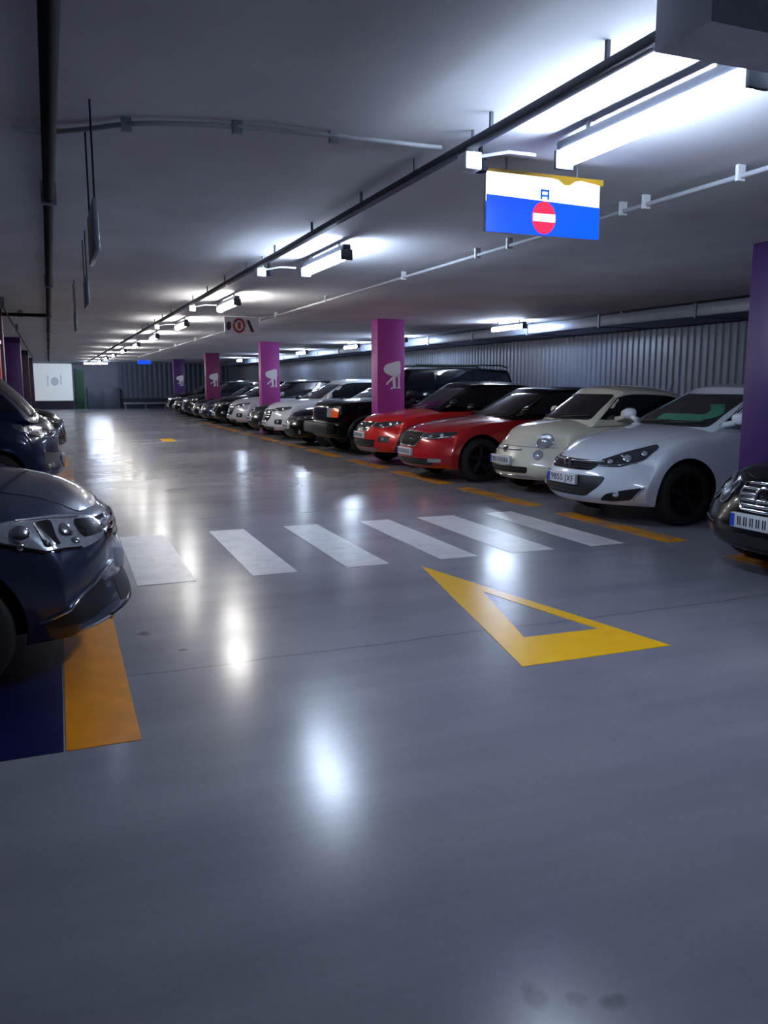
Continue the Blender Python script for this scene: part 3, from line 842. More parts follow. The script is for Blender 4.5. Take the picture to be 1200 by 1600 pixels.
# ------------------------------------------------------------------ cars, left row
def grey_hatch():
    c = Car('grey hatch', L=4.36, W=1.82, bot=.22, paint='p_grey', wrad=.325, arch=.38, wd=.90, wb=2.67, rim='alloy',
            hood=[(0, .82), (.05, .875), (.2, .945), (.6, 1.03), (1.1, 1.09), (1.6, 1.11), (2.8, 1.11), (4.0, 1.10), (4.36, .95)], crown=.09,
            nose=[(0, .02), (.1, -.03), (.25, 0), (.42, .045), (.6, .045), (.8, .05), (.93, .075), (1, .12)], cf=.30, pf=2.6,
            dwb=1.2, dwt=2.1, drt=3.6, drb=4.15, wsh=.77, wr=.57, roof=[(2.0, 1.44), (2.5, 1.49), (3.0, 1.49), (3.7, 1.41)], pillars=[2.4, 3.3])
    c.windows(); c.bonnet(.16, None, .52, .72); c.doors([1.7, 2.7, 3.5]); c.wheels(); c.mirrors()
    t = .9
    pts = [(.10, .50, .70), (.10, .52, .80), (.28, .71, .845), (.52, .82, .855), (.74, .87, .835), (.62, .86, .755), (.45, .82, .695), (.24, .69, .675)]
    for sg in (1, -1):
        P, ang = c.corner_poly(pts, sg, t)
        h = c.patch('headlight', rounded(P, .07, 5), 'corner', M['lamp_clear'], ang=ang, off=.006, step=.04)
        P2, _ = c.corner_poly([(.34, .76, .71), (.34, .76, .83), (.45, .81, .83), (.45, .81, .72)], sg, t)
        c.patch('lamp_divider', rounded(P2, .02, 3), 'corner', M['gloss_black'], h, ang, .010, .04)
        P3, _ = c.corner_poly([(.10, .54, .72), (.10, .55, .79), (.22, .67, .81), (.22, .68, .72)], sg, t)
        c.patch('lamp_divider', rounded(P3, .03, 3), 'corner', M['gloss_black'], h, ang, .010, .04)
        for d, y, z, rad in ((.28, .72, .765, .045), (.54, .83, .79, .045), (.64, .86, .805, .025), (.27, .71, .715, .022), (.55, .84, .735, .02)):
            fo, D = c.frame('corner', ang); p, n = c.hit(fo(sg*c.ca(t, d, y), z), D)
            bm = bmesh.new(); bmesh.ops.create_uvsphere(bm, u_segments=18, v_segments=10, radius=rad)
            for v in bm.verts: v.co = v.co-n*(v.co.dot(n)*.6)+p+n*.008
            link_mesh('lamp_reflector', bm, M['chrome'], h, 60)
        c.line('light_strip', [(sg*c.ca(t, d, y), z) for d, y, z in ((.72, .87, .825), (.62, .86, .755), (.45, .82, .70), (.26, .70, .682))], 'corner', M['gloss_black'], .008, h, ang, .006)
        c.line('chrome_strip', [(sg*c.ca(t, d, y), z) for d, y, z in ((.54, .82, .85), (.38, .77, .842), (.2, .62, .815))], 'corner', M['silver'], .006, h, ang, .008)
        P4, a4 = c.corner_poly([(.14, .60, .49), (.20, .68, .50), (.34, .80, .42), (.46, .86, .34), (.40, .84, .315), (.2, .72, .335), (.12, .60, .37)], sg, t)
        f = c.patch('fog_recess', rounded(P4, .03, 3), 'corner', M['black_plastic'], ang=a4, off=.005, step=.04)
        c.line('chrome_strip', [(sg*c.ca(t, d, y), z) for d, y, z in ((.04, .50, .545), (.14, .62, .515), (.28, .77, .455), (.40, .84, .38), (.50, .88, .325))], 'corner', M['chrome'], .010, f, a4, .008)
    g = c.patch('grille', rounded([(-.50, .79), (.50, .79), (.46, .69), (.2, .62), (-.2, .62), (-.46, .69)], .03, 3), 'front', M['gloss_black'])
    c.bars(g, [.67, .71, .75], lambda z: .2+(z-.62)*1.8 if z < .74 else .46, .008, 'chrome')
    bm = bmesh.new(); p, n = c.hit(Vector((c.L/2+2, 0, .72)), Vector((-1, 0, 0)))
    add_tube(bm, [(p.x-.02, 0, .775), (p.x+.0, .05, .71), (p.x+.01, 0, .645), (p.x+.0, -.05, .71)], .012, 6, True)
    link_mesh('emblem', bm, M['chrome'], c.root, 40)
    c.patch('lower_intake', rounded([(-.46, .45), (.46, .45), (.5, .33), (-.5, .33)], .04, 3), 'front', M['black_plastic'])
    c.patch('bumper_lip', rounded([(-.62, .30), (.62, .30), (.5, .25), (-.5, .25)], .02, 3), 'front', M['gloss_black'], off=.012)
    c.plate(.53)
    return c
gh = grey_hatch()
tag(gh.place(.36, 5.05, False), 'blue-grey hatchback cut by the left edge, nearest of the left row', 'car', LG)

def minivan(name, pt):
    c = Car(name, L=4.2, W=1.78, bot=.24, paint=pt, wrad=.32, arch=.375, wd=.82, wb=2.62, rim='alloy', sub=1,
            hood=[(0, .94), (.05, 1.0), (.2, 1.07), (.5, 1.13), (.9, 1.18), (1.3, 1.2), (3.8, 1.2), (4.2, 1.1)], crown=.07,
            nose=[(0, .06), (.12, -.01), (.28, 0), (.45, .05), (.7, .06), (.9, .08), (1, .12)], cf=.32, pf=2.6,
            dwb=.22, dwt=.95, drt=4.0, drb=4.15, wsh=.77, wr=.64, roof=[(.9, 1.74), (1.5, 1.82), (3.0, 1.83), (4.1, 1.76)], pillars=[1.9, 2.9])
    c.windows(); c.doors([1.2, 2.2, 3.3]); c.wheels(); c.mirrors(d=.95, mat='p_black')
    c.lights([(.12, .46, .80), (.12, .48, .92), (.34, .70, .97), (.6, .82, 1.0), (.56, .83, .93), (.3, .68, .82)], .75, 'lamp_shell',
             [(.2, .56, .87, .05), (.34, .70, .90, .05)], drl=[(.13, .48, .81), (.3, .67, .83), (.52, .81, .92)])
    g = c.patch('grille', rounded([(-.44, .90), (.44, .90), (.40, .78), (-.40, .78)], .03, 3), 'front', M['gloss_black'])
    c.bars(g, [.81, .84, .87], .4, .008, 'chrome')
    c.badge(.84, .05, kind='disc')
    c.patch('lower_intake', rounded([(-.5, .60), (.5, .60), (.44, .40), (-.44, .40)], .04, 3), 'front', M['black_plastic'])
    for sg in (1, -1):
        P, a = c.corner_poly([(.05, .50, .42), (.06, .52, .60), (.22, .70, .64), (.26, .74, .40)], sg)
        f = c.patch('fog_recess', rounded(P, .04, 3), 'corner', M['black_plastic'], ang=a)
        fo, D = c.frame('corner', a); 
        for (d, y, z) in ((.14, .62, .46), (.20, .68, .45)):
            p, n = c.hit(fo(sg*c.ca(.7, d, y), z), D)
            bm = bmesh.new(); bmesh.ops.create_uvsphere(bm, u_segments=14, v_segments=8, radius=.032)
            for v in bm.verts: v.co = v.co+p
            link_mesh('fog_lamp', bm, M['lamp_clear'], f, 60)
    c.plate(.50)
    return c
mv = minivan('navy van', 'p_navy')
tag(mv.place(.14, 12.1, False), 'dark navy minivan on the left, directly behind the blue-grey hatchback', 'car', LG)
r = copy_tree(mv.root); r.location = (.02-2.1, 14.45, 0); recolour(r, 'p_navy', 'p_maroon')
tag(r, 'dark maroon minivan on the left, partly hidden behind the navy minivan', 'car', LG)
r = copy_tree(wx.root); r.location = (.27-4.45/2, 17.3, 0); r.rotation_euler = (0, 0, 0); recolour(r, 'p_white', 'p_black')
for o in r.children_recursive:
    if o.name.startswith('skid_plate'):
        me = o.data.copy(); o.data = me; me.materials[0] = M['silver']
tag(r, 'black crossover with chrome grille and pale bumper, farthest car seen on the left', 'car', LG)
# ------------------------------------------------------------------ the car park hall
CEIL = 2.8; XL, XR, Y0, Y1 = -6.2, 10.9, -6.0, 54.0

def floor_material():
    m = bpy.data.materials.new('polished_concrete_floor'); m.use_nodes = True
    nt = m.node_tree; N = nt.nodes; L = nt.links; b = N['Principled BSDF']
    tc = N.new('ShaderNodeTexCoord')
    def noise(scale, detail=5, sx=1, sy=1, rough=.55):
        mp = N.new('ShaderNodeMapping'); mp.inputs['Scale'].default_value = (sx, sy, 1)
        L.new(tc.outputs['Object'], mp.inputs['Vector'])
        n = N.new('ShaderNodeTexNoise'); n.inputs['Scale'].default_value = scale; n.inputs['Detail'].default_value = detail
        n.inputs['Roughness'].default_value = rough
        L.new(mp.outputs['Vector'], n.inputs['Vector']); return n.outputs['Fac']
    def ramp(src, stops):
        r = N.new('ShaderNodeValToRGB'); e = r.color_ramp.elements
        e[0].position, e[0].color = stops[0][0], (*stops[0][1], 1)
        e[1].position, e[1].color = stops[-1][0], (*stops[-1][1], 1)
        for p, c in stops[1:-1]:
            q = e.new(p); q.color = (*c, 1)
        L.new(src, r.inputs['Fac']); return r.outputs['Color']
    def mix(kind, fac, a, c):
        x = N.new('ShaderNodeMix'); x.data_type = 'RGBA'; x.blend_type = kind
        x.inputs[0].default_value = fac if not hasattr(fac, 'links') else 1
        if hasattr(fac, 'links'): L.new(fac, x.inputs[0])
        for v, i in ((a, 6), (c, 7)):
            if isinstance(v, tuple): x.inputs[i].default_value = (*v, 1)
            else: L.new(v, x.inputs[i])
        return x.outputs[2]
    def math_(op, a, c=None, d=None):
        x = N.new('ShaderNodeMath'); x.operation = op
        for i, v in enumerate((a, c, d)):
            if v is None: continue
            if isinstance(v, (int, float)): x.inputs[i].default_value = v
            else: L.new(v, x.inputs[i])
        return x.outputs[0]
    base = ramp(noise(.5, 6), [(.3, lin(FLOOR_A)), (.7, lin(FLOOR_B))])
    streak = ramp(noise(1.0, 6, .35, 2.2), [(.28, (.72, .73, .76)), (.72, (1.0, 1.0, 1.0))])
    fine = ramp(noise(38, 4), [(.25, (.90, .90, .90)), (.75, (1, 1, 1))])
    col = mix('MULTIPLY', 1.0, mix('MULTIPLY', 1.0, base, streak), fine)
    sep = N.new('ShaderNodeSeparateXYZ'); L.new(tc.outputs['Object'], sep.inputs[0])
    wob = math_('MULTIPLY', math_('SUBTRACT', noise(1.3, 4), .5), .10)
    # saw-cut joints across the aisle
    for yj, w in ((4.28, .010), (9.2, .008), (16.1, .008), (25.9, .008)):
        d = math_('ABSOLUTE', math_('SUBTRACT', math_('ADD', sep.outputs[1], wob), yj))
        k = math_('MULTIPLY', math_('LESS_THAN', d, w), .35)
        col = mix('MIX', k, col, (.03, .03, .035))
    # dark oil marks near the camera's right foot and a few scuffs
    for px, py, rx, ry in STAINS:
        dx = math_('DIVIDE', math_('SUBTRACT', sep.outputs[0], px), rx); dy = math_('DIVIDE', math_('SUBTRACT', sep.outputs[1], py), ry)
        r2 = math_('ADD', math_('MULTIPLY', dx, dx), math_('MULTIPLY', dy, dy))
        r2 = math_('ADD', r2, math_('MULTIPLY', math_('SUBTRACT', noise(16, 4), .5), 2.6))
        k = math_('MULTIPLY', math_('SUBTRACT', 1.0, math_('MINIMUM', math_('MAXIMUM', r2, 0.0), 1.0)), .7)
        col = mix('MIX', k, col, (.018, .02, .028))
    L.new(col, b.inputs['Base Color'])
    rr = ramp(noise(.9, 3), [(.3, (FLOOR_R[0],)*3), (.7, (FLOOR_R[1],)*3)])
    L.new(rr, b.inputs['Roughness'])
    b.inputs['Specular IOR Level'].default_value = FLOOR_SPEC
    return m
FLOOR_A, FLOOR_B = (128, 128, 139), (154, 152, 159)
FLOOR_R = (.18, .27); FLOOR_SPEC = .36
STAINS = [(1.03, 1.55, .035, .06), (1.12, 1.50, .03, .03), (1.2, 1.46, .04, .03), (.45, 5.0, .05, .05), (.62, 4.6, .04, .03)]
M['floor'] = floor_material()
M['ceiling'] = material('board_marked_concrete', (208, 208, 214), rough=.85, var=.10, scale=1.2, bump=.05)
M['wall'] = material('painted_concrete_wall', (120, 124, 134), rough=.7, var=.1, scale=2)
M['sheet'] = material('corrugated_steel', (92, 100, 118), rough=.42, metal=.25, var=.06, scale=2)
M['dark_base'] = material('dark_painted_base', (38, 42, 60), rough=.5, var=.1)
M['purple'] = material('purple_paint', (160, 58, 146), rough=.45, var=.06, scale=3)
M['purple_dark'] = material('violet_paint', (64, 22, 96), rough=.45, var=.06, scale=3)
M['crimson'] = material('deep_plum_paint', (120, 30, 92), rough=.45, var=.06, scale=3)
M['white_paint'] = material('road_white_paint', (214, 212, 214), rough=.28, var=.10, scale=9)
M['yellow_paint'] = material('road_yellow_paint', (255, 190, 0), rough=.26, var=.05, scale=7)
M['orange_paint'] = material('road_orange_yellow_paint', (226, 138, 0), rough=.34, var=.12, scale=6)
M['plum_dark'] = material('dark_plum_paint', (50, 14, 50), rough=.5, var=.06, scale=3)
M['blue_paint'] = material('road_blue_paint', (6, 12, 66), rough=.35, var=.12, scale=5)
M['picto'] = material('pictogram_white', (225, 226, 235), rough=.5, var=.04)
M['steel'] = material('galvanised_steel', (132, 136, 146), rough=.4, metal=.6, var=.12, scale=12)
M['tray'] = material('cable_tray_grey', (70, 73, 84), rough=.5, metal=.3, var=.1)
M['pipe_dark'] = material('dark_pipe', (9, 11, 18), rough=.8, spec=.2, var=.1)
M['conduit'] = material('conduit_grey', (165, 168, 176), rough=.5, var=.06)
M['junction'] = material('junction_box_white', (225, 226, 230), rough=.4, var=.03)
M['housing'] = material('lamp_housing', (70, 74, 84), rough=.5, var=.06)
M['red_pipe'] = material('red_fire_pipe', (190, 18, 28), rough=.35, coat=.4, var=.06)
M['duct'] = material('silver_duct', (112, 120, 138), rough=.42, metal=.4, var=.12, scale=4)
M['beam'] = material('beam_concrete', (214, 218, 228), rough=.8, var=.08)
M['yellow_frame'] = material('sign_frame_yellow', (206, 160, 40), rough=.4, var=.08)
M['sign_white'] = material('sign_white_band', (214, 240, 250), rough=.35, var=.03, emit=2.2*EMK, ecol=(.80, .95, 1.0))
M['sign_blue'] = material('sign_blue_panel', (0, 60, 255), rough=.3, var=.04, emit=1.0*EMK, ecol=(.002, .075, 1.0))
M['sign_red'] = material('sign_red_disc', (235, 20, 60), rough=.3, var=.04, emit=.75*EMK, ecol=(1.0, .03, .08))
M['sign_bar'] = material('sign_white_bar', (250, 235, 245), rough=.3, var=.02, emit=1.0*EMK, ecol=(1, .86, .92))
M['sign_mid'] = material('sign_mid_blue', (30, 90, 200), rough=.3, var=.04, emit=.35*EMK, ecol=(.05, .25, .85))
M['panel_white'] = material('backlit_white_panel', (190, 198, 210), rough=.5, var=.02, emit=.42*EMK, ecol=(.82, .92, 1.0))
M['panel_grey'] = material('panel_emblem_grey', (150, 160, 178), rough=.5, var=.03, emit=.30*EMK, ecol=(.66, .76, .92))
M['board'] = material('sign_board_pale', (196, 190, 204), rough=.5, var=.04)
M['board_dark'] = material('sign_mark_dark', (44, 34, 58), rough=.5, var=.08)
M['board_red'] = material('sign_ring_red', (150, 40, 44), rough=.5, var=.08)
M['green_door'] = material('green_door_paint', (22, 84, 48), rough=.5, var=.08)
M['locker'] = material('slate_cabinet', (74, 82, 96), rough=.5, var=.08)
M['tube_cool'] = material('fluorescent_cool', (240, 245, 255), rough=.4, var=0, emit=LAMP, ecol=(.66, .79, 1.0))
M['tube_warm'] = material('fluorescent_neutral', (250, 248, 240), rough=.4, var=0, emit=LAMP, ecol=(1.0, .965, .91))

def worn(m, lo=.42, hi=.62, k=.6, tint=FLOOR_A, scale=3.0):
    nt = m.node_tree; b = nt.nodes['Principled BSDF']; src = b.inputs['Base Color'].links[0].from_socket
    g = nt.nodes.new('ShaderNodeNewGeometry')
    n = nt.nodes.new('ShaderNodeTexNoise'); n.inputs['Scale'].default_value = scale; n.inputs['Detail'].default_value = 8; n.inputs['Roughness'].default_value = .7
    nt.links.new(g.outputs['Position'], n.inputs['Vector'])
    r = nt.nodes.new('ShaderNodeMapRange'); r.inputs[1].default_value = lo; r.inputs[2].default_value = hi; r.inputs[3].default_value = 0; r.inputs[4].default_value = k
    nt.links.new(n.outputs['Fac'], r.inputs[0])
    x = nt.nodes.new('ShaderNodeMix'); x.data_type = 'RGBA'; nt.links.new(r.outputs[0], x.inputs[0]); nt.links.new(src, x.inputs[6])
    x.inputs[7].default_value = (*[v*.8 for v in lin(tint)], 1)
    nt.links.new(x.outputs[2], b.inputs['Base Color'])
M['yellow_worn'] = material('worn_yellow_paint', (214, 142, 8), rough=.3, var=.16, scale=7)
worn(M['yellow_worn'], .45, .62, .75); worn(M['white_paint'], .5, .75, .5)
structure(box_obj('floor', (XL-.1, XR+.1, Y0-.1, Y1+.1, -.2, 0), M['floor']), 'polished grey concrete floor')
structure(box_obj('ceiling', (XL-.1, XR+.1, Y0-.1, Y1+.1, CEIL, CEIL+.2), M['ceiling']), 'flat grey concrete ceiling')
structure(box_obj('wall_left', (XL-.15, XL, Y0, Y1, 0, CEIL), M['wall']), 'grey wall behind the left row of cars')
structure(box_obj('wall_near', (XL, XR, Y0-.15, Y0, 0, CEIL), M['wall']), 'grey wall behind the camera')

def corrugated(name, p0, p1, z0, z1, inward, mat, pitch=.17, depth=.026):
    """ribbed sheet along p0->p1, ribs toward inward; closed at the back."""
    p0 = Vector((*p0, 0)); p1 = Vector((*p1, 0)); t = (p1-p0); L = t.length; t.normalize(); n = Vector((*inward, 0))
    pts = []; s = 0
    while s < L-.01:
        for a, h in ((0, 0), (.35, 0), (.5, 1), (.85, 1)):
            pts.append((min(L, s+a*pitch), h*depth))
        s += pitch
    pts.append((L, 0))
    bm = bmesh.new()
    A = [bm.verts.new(p0+t*a+n*h+Vector((0, 0, z0))) for a, h in pts]
    B = [bm.verts.new(p0+t*a+n*h+Vector((0, 0, z1))) for a, h in pts]
    for i in range(len(pts)-1): bm.faces.new((A[i], A[i+1], B[i+1], B[i]))
    C = [bm.verts.new(p0+t*a-n*.06+Vector((0, 0, z))) for a, z in ((0, z0), (L, z0), (L, z1), (0, z1))]
    bm.faces.new(C)
    bm.faces.new([*A, C[1], C[0]]); bm.faces.new([*B, C[2], C[3]])
    bm.faces.new((A[0], B[0], C[3], C[0])); bm.faces.new((A[-1], B[-1], C[2], C[1]))
    return link_mesh(name, bm, mat)
structure(corrugated('wall_right', (XR, Y0), (XR, Y1), .45, CEIL, (-1, 0), M['sheet']), 'corrugated steel wall behind the right row of cars')
structure(box_obj('baseboard_right', (XR-.02, XR+.1, Y0, Y1, 0, .45), M['dark_base']), 'dark base strip of the corrugated right wall')
structure(corrugated('wall_end', (4.0, Y1), (XR, Y1), .62, CEIL, (0, -1), M['sheet'], .3), 'corrugated steel end wall')
structure(box_obj('wall_far', (XL, 4.0, Y1-.02, Y1+.13, 0, CEIL), M['wall']), 'plain grey stretch of the end wall')
structure(box_obj('baseboard_end', (1.4, XR, Y1-.10, Y1+.1, 0, .62), M['dark_base']), 'dark base along the end wall')

# ---- columns
COLY = [5.75, 15.68, 25.6, 35.45, 45.2]
def tree_outline():
    blob = catmull([(-.20, .98), (-.13, 1.06), (0, 1.10), (.12, 1.13), (.19, 1.125), (.205, 1.0), (.20, .86), (.17, .80), (.06, .78), (-.06, .82), (-.17, .88)], 4)
    legs = [[(.0, .80), (.075, .80), (.085, .58), (.10, .52), (.02, .52), (-.035, .50), (-.03, .535), (.025, .56)],
            [(.135, .82), (.19, .82), (.185, .60), (.20, .52), (.12, .525), (.14, .56), (.145, .70)],
            [(-.015, .77), (.02, .76), (-.02, .69), (-.07, .66), (-.12, .60), (-.15, .615), (-.12, .67), (-.06, .71)]]
    return blob, legs
def column(x0, x1, y, label, mat, picto=True, group='painted columns', base=.0):
    root = empty('column', ((x0+x1)/2, y+.175, 0))
    cx, cy = (x0+x1)/2, y+.175
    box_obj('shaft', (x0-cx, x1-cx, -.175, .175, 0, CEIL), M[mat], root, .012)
    if picto:
        bm = bmesh.new()
        blob, legs = tree_outline()
        for poly in [blob]+legs:
            add_prism(bm, [(a*.92, (b-.5)*.9+1.39) for a, b in poly], lambda a, b, h: Vector((a+.02, -.175-.001-h, b)), .003)
        link_mesh('pictogram', bm, M['picto'], root)
    tag(root, label, 'column', group)
    return root
names = ['dark violet column at the right edge, nearest of the right-hand columns', 'bright purple column with a white animal pictogram, behind the red compact SUV',
         'purple column with a white pictogram, third along, behind the white crossover', 'plum column with a dim pictogram, fourth along the right row', 'violet column with a pictogram, farthest of the right row']
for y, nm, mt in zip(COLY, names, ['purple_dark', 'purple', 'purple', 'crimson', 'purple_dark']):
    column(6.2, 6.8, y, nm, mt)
names = ['dark plum column with a red riser pipe at the left edge', 'violet column on the left, second of the left-hand columns in view', 'plum column on the left, third of the left-hand columns in view', 'farthest left-hand column, against the bright white panel']
for y, nm, mt in zip(COLY[1:], names, ['plum_dark', 'purple_dark', 'plum_dark', 'plum_dark']):
    column(-1.28, -.68, y, nm, mt, False)
# red riser pipe in front of the first left column
rp = empty('riser_pipe', (-.80, 14.2, 0)); tag(rp, 'red vertical fire pipe at the left edge in front of the plum column', 'pipe')
bm = bmesh.new(); add_tube(bm, [(0, 0, .0), (0, 0, CEIL)], .075, 16); link_mesh('pipe', bm, M['red_pipe'], rp, 50)
bm = bmesh.new()
for z in (.9, 2.2): add_lathe(bm, [(.075, z-.03), (.095, z-.03), (.095, z+.03), (.075, z+.03)], 16, 'z')
link_mesh('coupling', bm, M['red_pipe'], rp, 30)
rp.location.y = 15.55

# ---- floor markings (thin coats of paint)
def flat(name, poly, mat, z=.0025):
    bm = bmesh.new(); cx = sum(p[0] for p in poly)/len(poly); cy = sum(p[1] for p in poly)/len(poly)
    add_prism(bm, [(a-cx, b-cy) for a, b in poly], lambda a, b, h: Vector((a, b, h)), z)
    return link_mesh(name, bm, M[mat], None, None, (cx, cy, 0))
ordn = ['leftmost', 'second', 'third', 'fourth', 'fifth', 'sixth']
ST = [(.53, .95, 1.08), (1.41, 1.76, 1.84), (2.2, 2.56, 2.63), (3.06, 3.40, 3.49), (3.76, 4.2, 4.28), (4.62, 4.98, 5.0)]
for k, (a, b, c2) in enumerate(ST):
    lb = f'{ordn[k]} white stripe of the pedestrian crossing, counted from the left'
    if k == 0: lb = 'leftmost white stripe of the pedestrian crossing, beside the blue-grey hatchback'
    tag(flat('crosswalk_stripe', [(a, 6.25), (b+.02, 6.25), (b+.04, 8.37), (a+.03, 8.38)], 'white_paint'), lb, 'road marking', 'white stripes of the pedestrian crossing')
# yellow give-way triangle
T = [(2.79, 6.06), (2.27, 3.63), (3.26, 3.62)]
I = [(2.855, 5.12), (2.55, 4.07), (3.07, 4.05)]
bm = bmesh.new()
for z in (0, .0025):
    o_ = [bm.verts.new((a-2.78, b-4.6, z)) for a, b in T]; i_ = [bm.verts.new((a-2.78, b-4.6, z)) for a, b in I]
    for k in range(3):
        bm.faces.new((o_[k], o_[(k+1) % 3], i_[(k+1) % 3], i_[k]))
    if z == 0: lo, li = o_, i_
for k in range(3):
    bm.faces.new((lo[k], lo[(k+1) % 3], o_[(k+1) % 3], o_[k])); bm.faces.new((li[k], li[(k+1) % 3], i_[(k+1) % 3], i_[k]))
tag(link_mesh('give_way_triangle', bm, M['yellow_paint'], None, None, (2.78, 4.6, 0)), 'yellow open triangle painted on the floor before the crossing', 'road marking')
tag(flat('floor_patch', [(2.70, 22.2), (3.05, 22.2), (3.1, 23.4), (2.75, 23.4)], 'yellow_paint'), 'small yellow floor mark far along the aisle', 'road marking')
bays = [(3.55, 5.45), (6.12, 8.05), (8.62, 10.6), (11.1, 13.1), (13.6, 15.5), (16.1, 18.3), (18.7, 20.6), (21.1, 23.1), (23.6, 25.5), (26.0, 28.2), (28.6, 30.6), (31.1, 33.0)]
who = ['the black saloon at the right edge', 'the white hatchback', 'the cream city car', 'the dark red hatchback', 'the bright red compact SUV', 'the boxy off-roader', 'the twin-kidney black saloon',
       'the white crossover', 'the charcoal saloon', 'the pale grey crossover', 'the black crossover beyond the third column', 'the dark navy saloon']
for (a, b), w in zip(bays, who):
    tag(flat('bay_line', [(5.40, a), (5.66, a), (5.66, b), (5.40, b)], 'yellow_worn'), 'yellow bay line on the floor in front of '+w, 'road marking', 'yellow bay lines of the right row')
lb = [(3.45, 5.7, 'orange-yellow bay line under the nose of the blue-grey hatchback'), (11.0, 13.2, 'yellow bay line beside the navy minivan'), (13.6, 15.5, 'yellow bay line beside the maroon minivan'),
      (16.1, 18.3, 'yellow bay line beside the left black crossover')]
for a, b, l_ in lb:
    tag(flat('bay_line', [(-.02, a), (.28, a-.0), (.30, b), (0, b)], 'yellow_worn' if a > 5 else 'orange_paint'), l_, 'road marking', 'yellow bay lines of the left row')
tag(flat('bay_floor', [(-5.0, 3.45), (-.03, 3.45), (-.01, 6.0), (-5.0, 6.0)], 'blue_paint', .002), 'dark blue painted bay floor under the blue-grey hatchback', 'road marking')

# ---- ceiling lamps
def batten(name='ceiling_lamp', L=1.25, warm=False):
    root = empty(name)
    bm = bmesh.new()
    add_box(bm, -.04, .04, -L/2-.03, L/2+.03, .035, .085, .01)
    link_mesh('housing', bm, M['housing'], root, 40)
    bm = bmesh.new(); add_tube(bm, [(0, -L/2, 0), (0, L/2, 0)], .048, 18)
    link_mesh('tube', bm, M['tube_warm' if warm else 'tube_cool'], root, 50)
    for y in (-L/2-.03, L/2+.005):
        bm = bmesh.new(); add_box(bm, -.055, .055, y, y+.025, -.055, .04, .006)
        link_mesh('end_cap', bm, M['housing'], root, 40)
    for y in (-L*.35, L*.35):
        bm = bmesh.new(); add_tube(bm, [(0, y, .08), (0, y, .135)], .012, 6)
        link_mesh('hanger', bm, M['steel'], root, 50)
    return root
LZ = CEIL-.135
cool = batten(); warm = batten(warm=True)
posn = ['nearest', 'second', 'third', 'fourth', 'fifth', 'sixth', 'seventh', 'eighth', 'ninth', 'tenth', 'eleventh']
used = {0: 0, 1: 0}
for k in range(10):
    wv = k >= 2
    src = warm if wv else cool
    o = src if not used[wv] else copy_tree(src)
    used[wv] = 1
    o.location = (2.57, 3.2+4.7*k, LZ)
    lbl = f'{posn[k]} fluorescent lamp of the row over the aisle' if k else 'nearest fluorescent lamp over the aisle, above and behind the hanging blue sign'
    tag(o, lbl, 'ceiling lamp', 'fluorescent lamps over the aisle')
for k, y in enumerate([15.3, 21.3, 25.0, 30.6, 36.0, 41.5]):
    o = copy_tree(cool); o.location = (9.0, y, LZ)
    tag(o, f'{posn[k]} fluorescent lamp of the row above the parked cars on the right', 'ceiling lamp', 'fluorescent lamps above the right row')
o = copy_tree(cool); o.location = (2.57, 50.4, LZ); o.rotation_euler = (0, 0, PI/2)
tag(o, 'crosswise fluorescent lamp closing the row at the far end of the aisle', 'ceiling lamp', 'fluorescent lamps over the aisle')

# ---- services under the ceiling
def tube_thing(name, part, pts, r, mat, label, cat, clips=(), clipmat='steel', n=8):
    root = empty(name, pts[0]); o = Vector(pts[0])
    bm = bmesh.new(); add_tube(bm, [Vector(p)-o for p in pts], r, n); link_mesh(part, bm, M[mat], root, 50)
    for p in clips:
        q = Vector(p)-o; bm = bmesh.new()
        add_box(bm, q.x-r-.012, q.x+r+.012, q.y-.012, q.y+.012, q.z-r-.012, CEIL-o.z)
        link_mesh('clip', bm, M[clipmat], root)
    tag(root, label, cat); return root
# cable tray along the lamp row
root = empty('cable_tray', (2.06, 2.45, 2.70)); tag(root, 'long thin grey cable tray running along the ceiling beside the aisle lamps', 'cable tray')
bm = bmesh.new(); add_box(bm, -.03, .03, 0, 51, -.02, .02, .006); link_mesh('channel', bm, M['tray'], root, 40)
for k in range(40):
    y = .35+.9*k if k < 4 else 3.0+1.2*(k-3)
    box_obj('hanger', (-.008, .008, y, y+.016, .018, CEIL-2.70), M['tray'], root)
tube_thing('ceiling_pipe', 'pipe', [(.07, Y0, 2.70), (.07, 48, 2.70)], .035, 'pipe_dark', 'thick dark pipe along the ceiling above the left bay line', 'pipe', [(.07, y, 2.70) for y in (1, 6, 11, 16, 21, 26, 31, 36, 41, 46)])
cr = catmull([(-.1, 4.74, 2.757), (.07, 4.72, 2.752), (.25, 4.62, 2.757), (.5, 4.42, 2.757), (.95, 4.31, 2.762), (1.45, 4.28, 2.762), (2.06, 4.26, 2.762)], 4, False)
cr = [(a, b, c+.012) for a, b, c in cr]
tube_thing('ceiling_conduit', 'conduit', cr, .013, 'conduit', 'thin pale conduit crossing the ceiling above the left bay and bending toward the tray', 'conduit', [(.43, 4.46, 2.757), (.95, 4.31, 2.762), (1.45, 4.28, 2.762)])
tube_thing('ceiling_conduit', 'conduit', [(3.93, 2.5, 2.735), (3.93, 40, 2.735)], .016, 'conduit', 'pale conduit clipped straight along the ceiling right of the aisle lamps', 'conduit', [(3.93, y, 2.735) for y in (4.0, 4.85, 5.1, 6.7, 7.3, 9.1, 12, 15, 18, 21, 24, 28, 32)], 'junction')
tube_thing('ceiling_conduit', 'conduit', [(-5.8, 16.3, 2.72), (.03, 16.3, 2.72)], .03, 'pipe_dark', 'dark pipe crossing the ceiling at the left, ending at the thick dark pipe', 'pipe', [(-3, 16.3, 2.72), (-.4, 16.3, 2.72)])
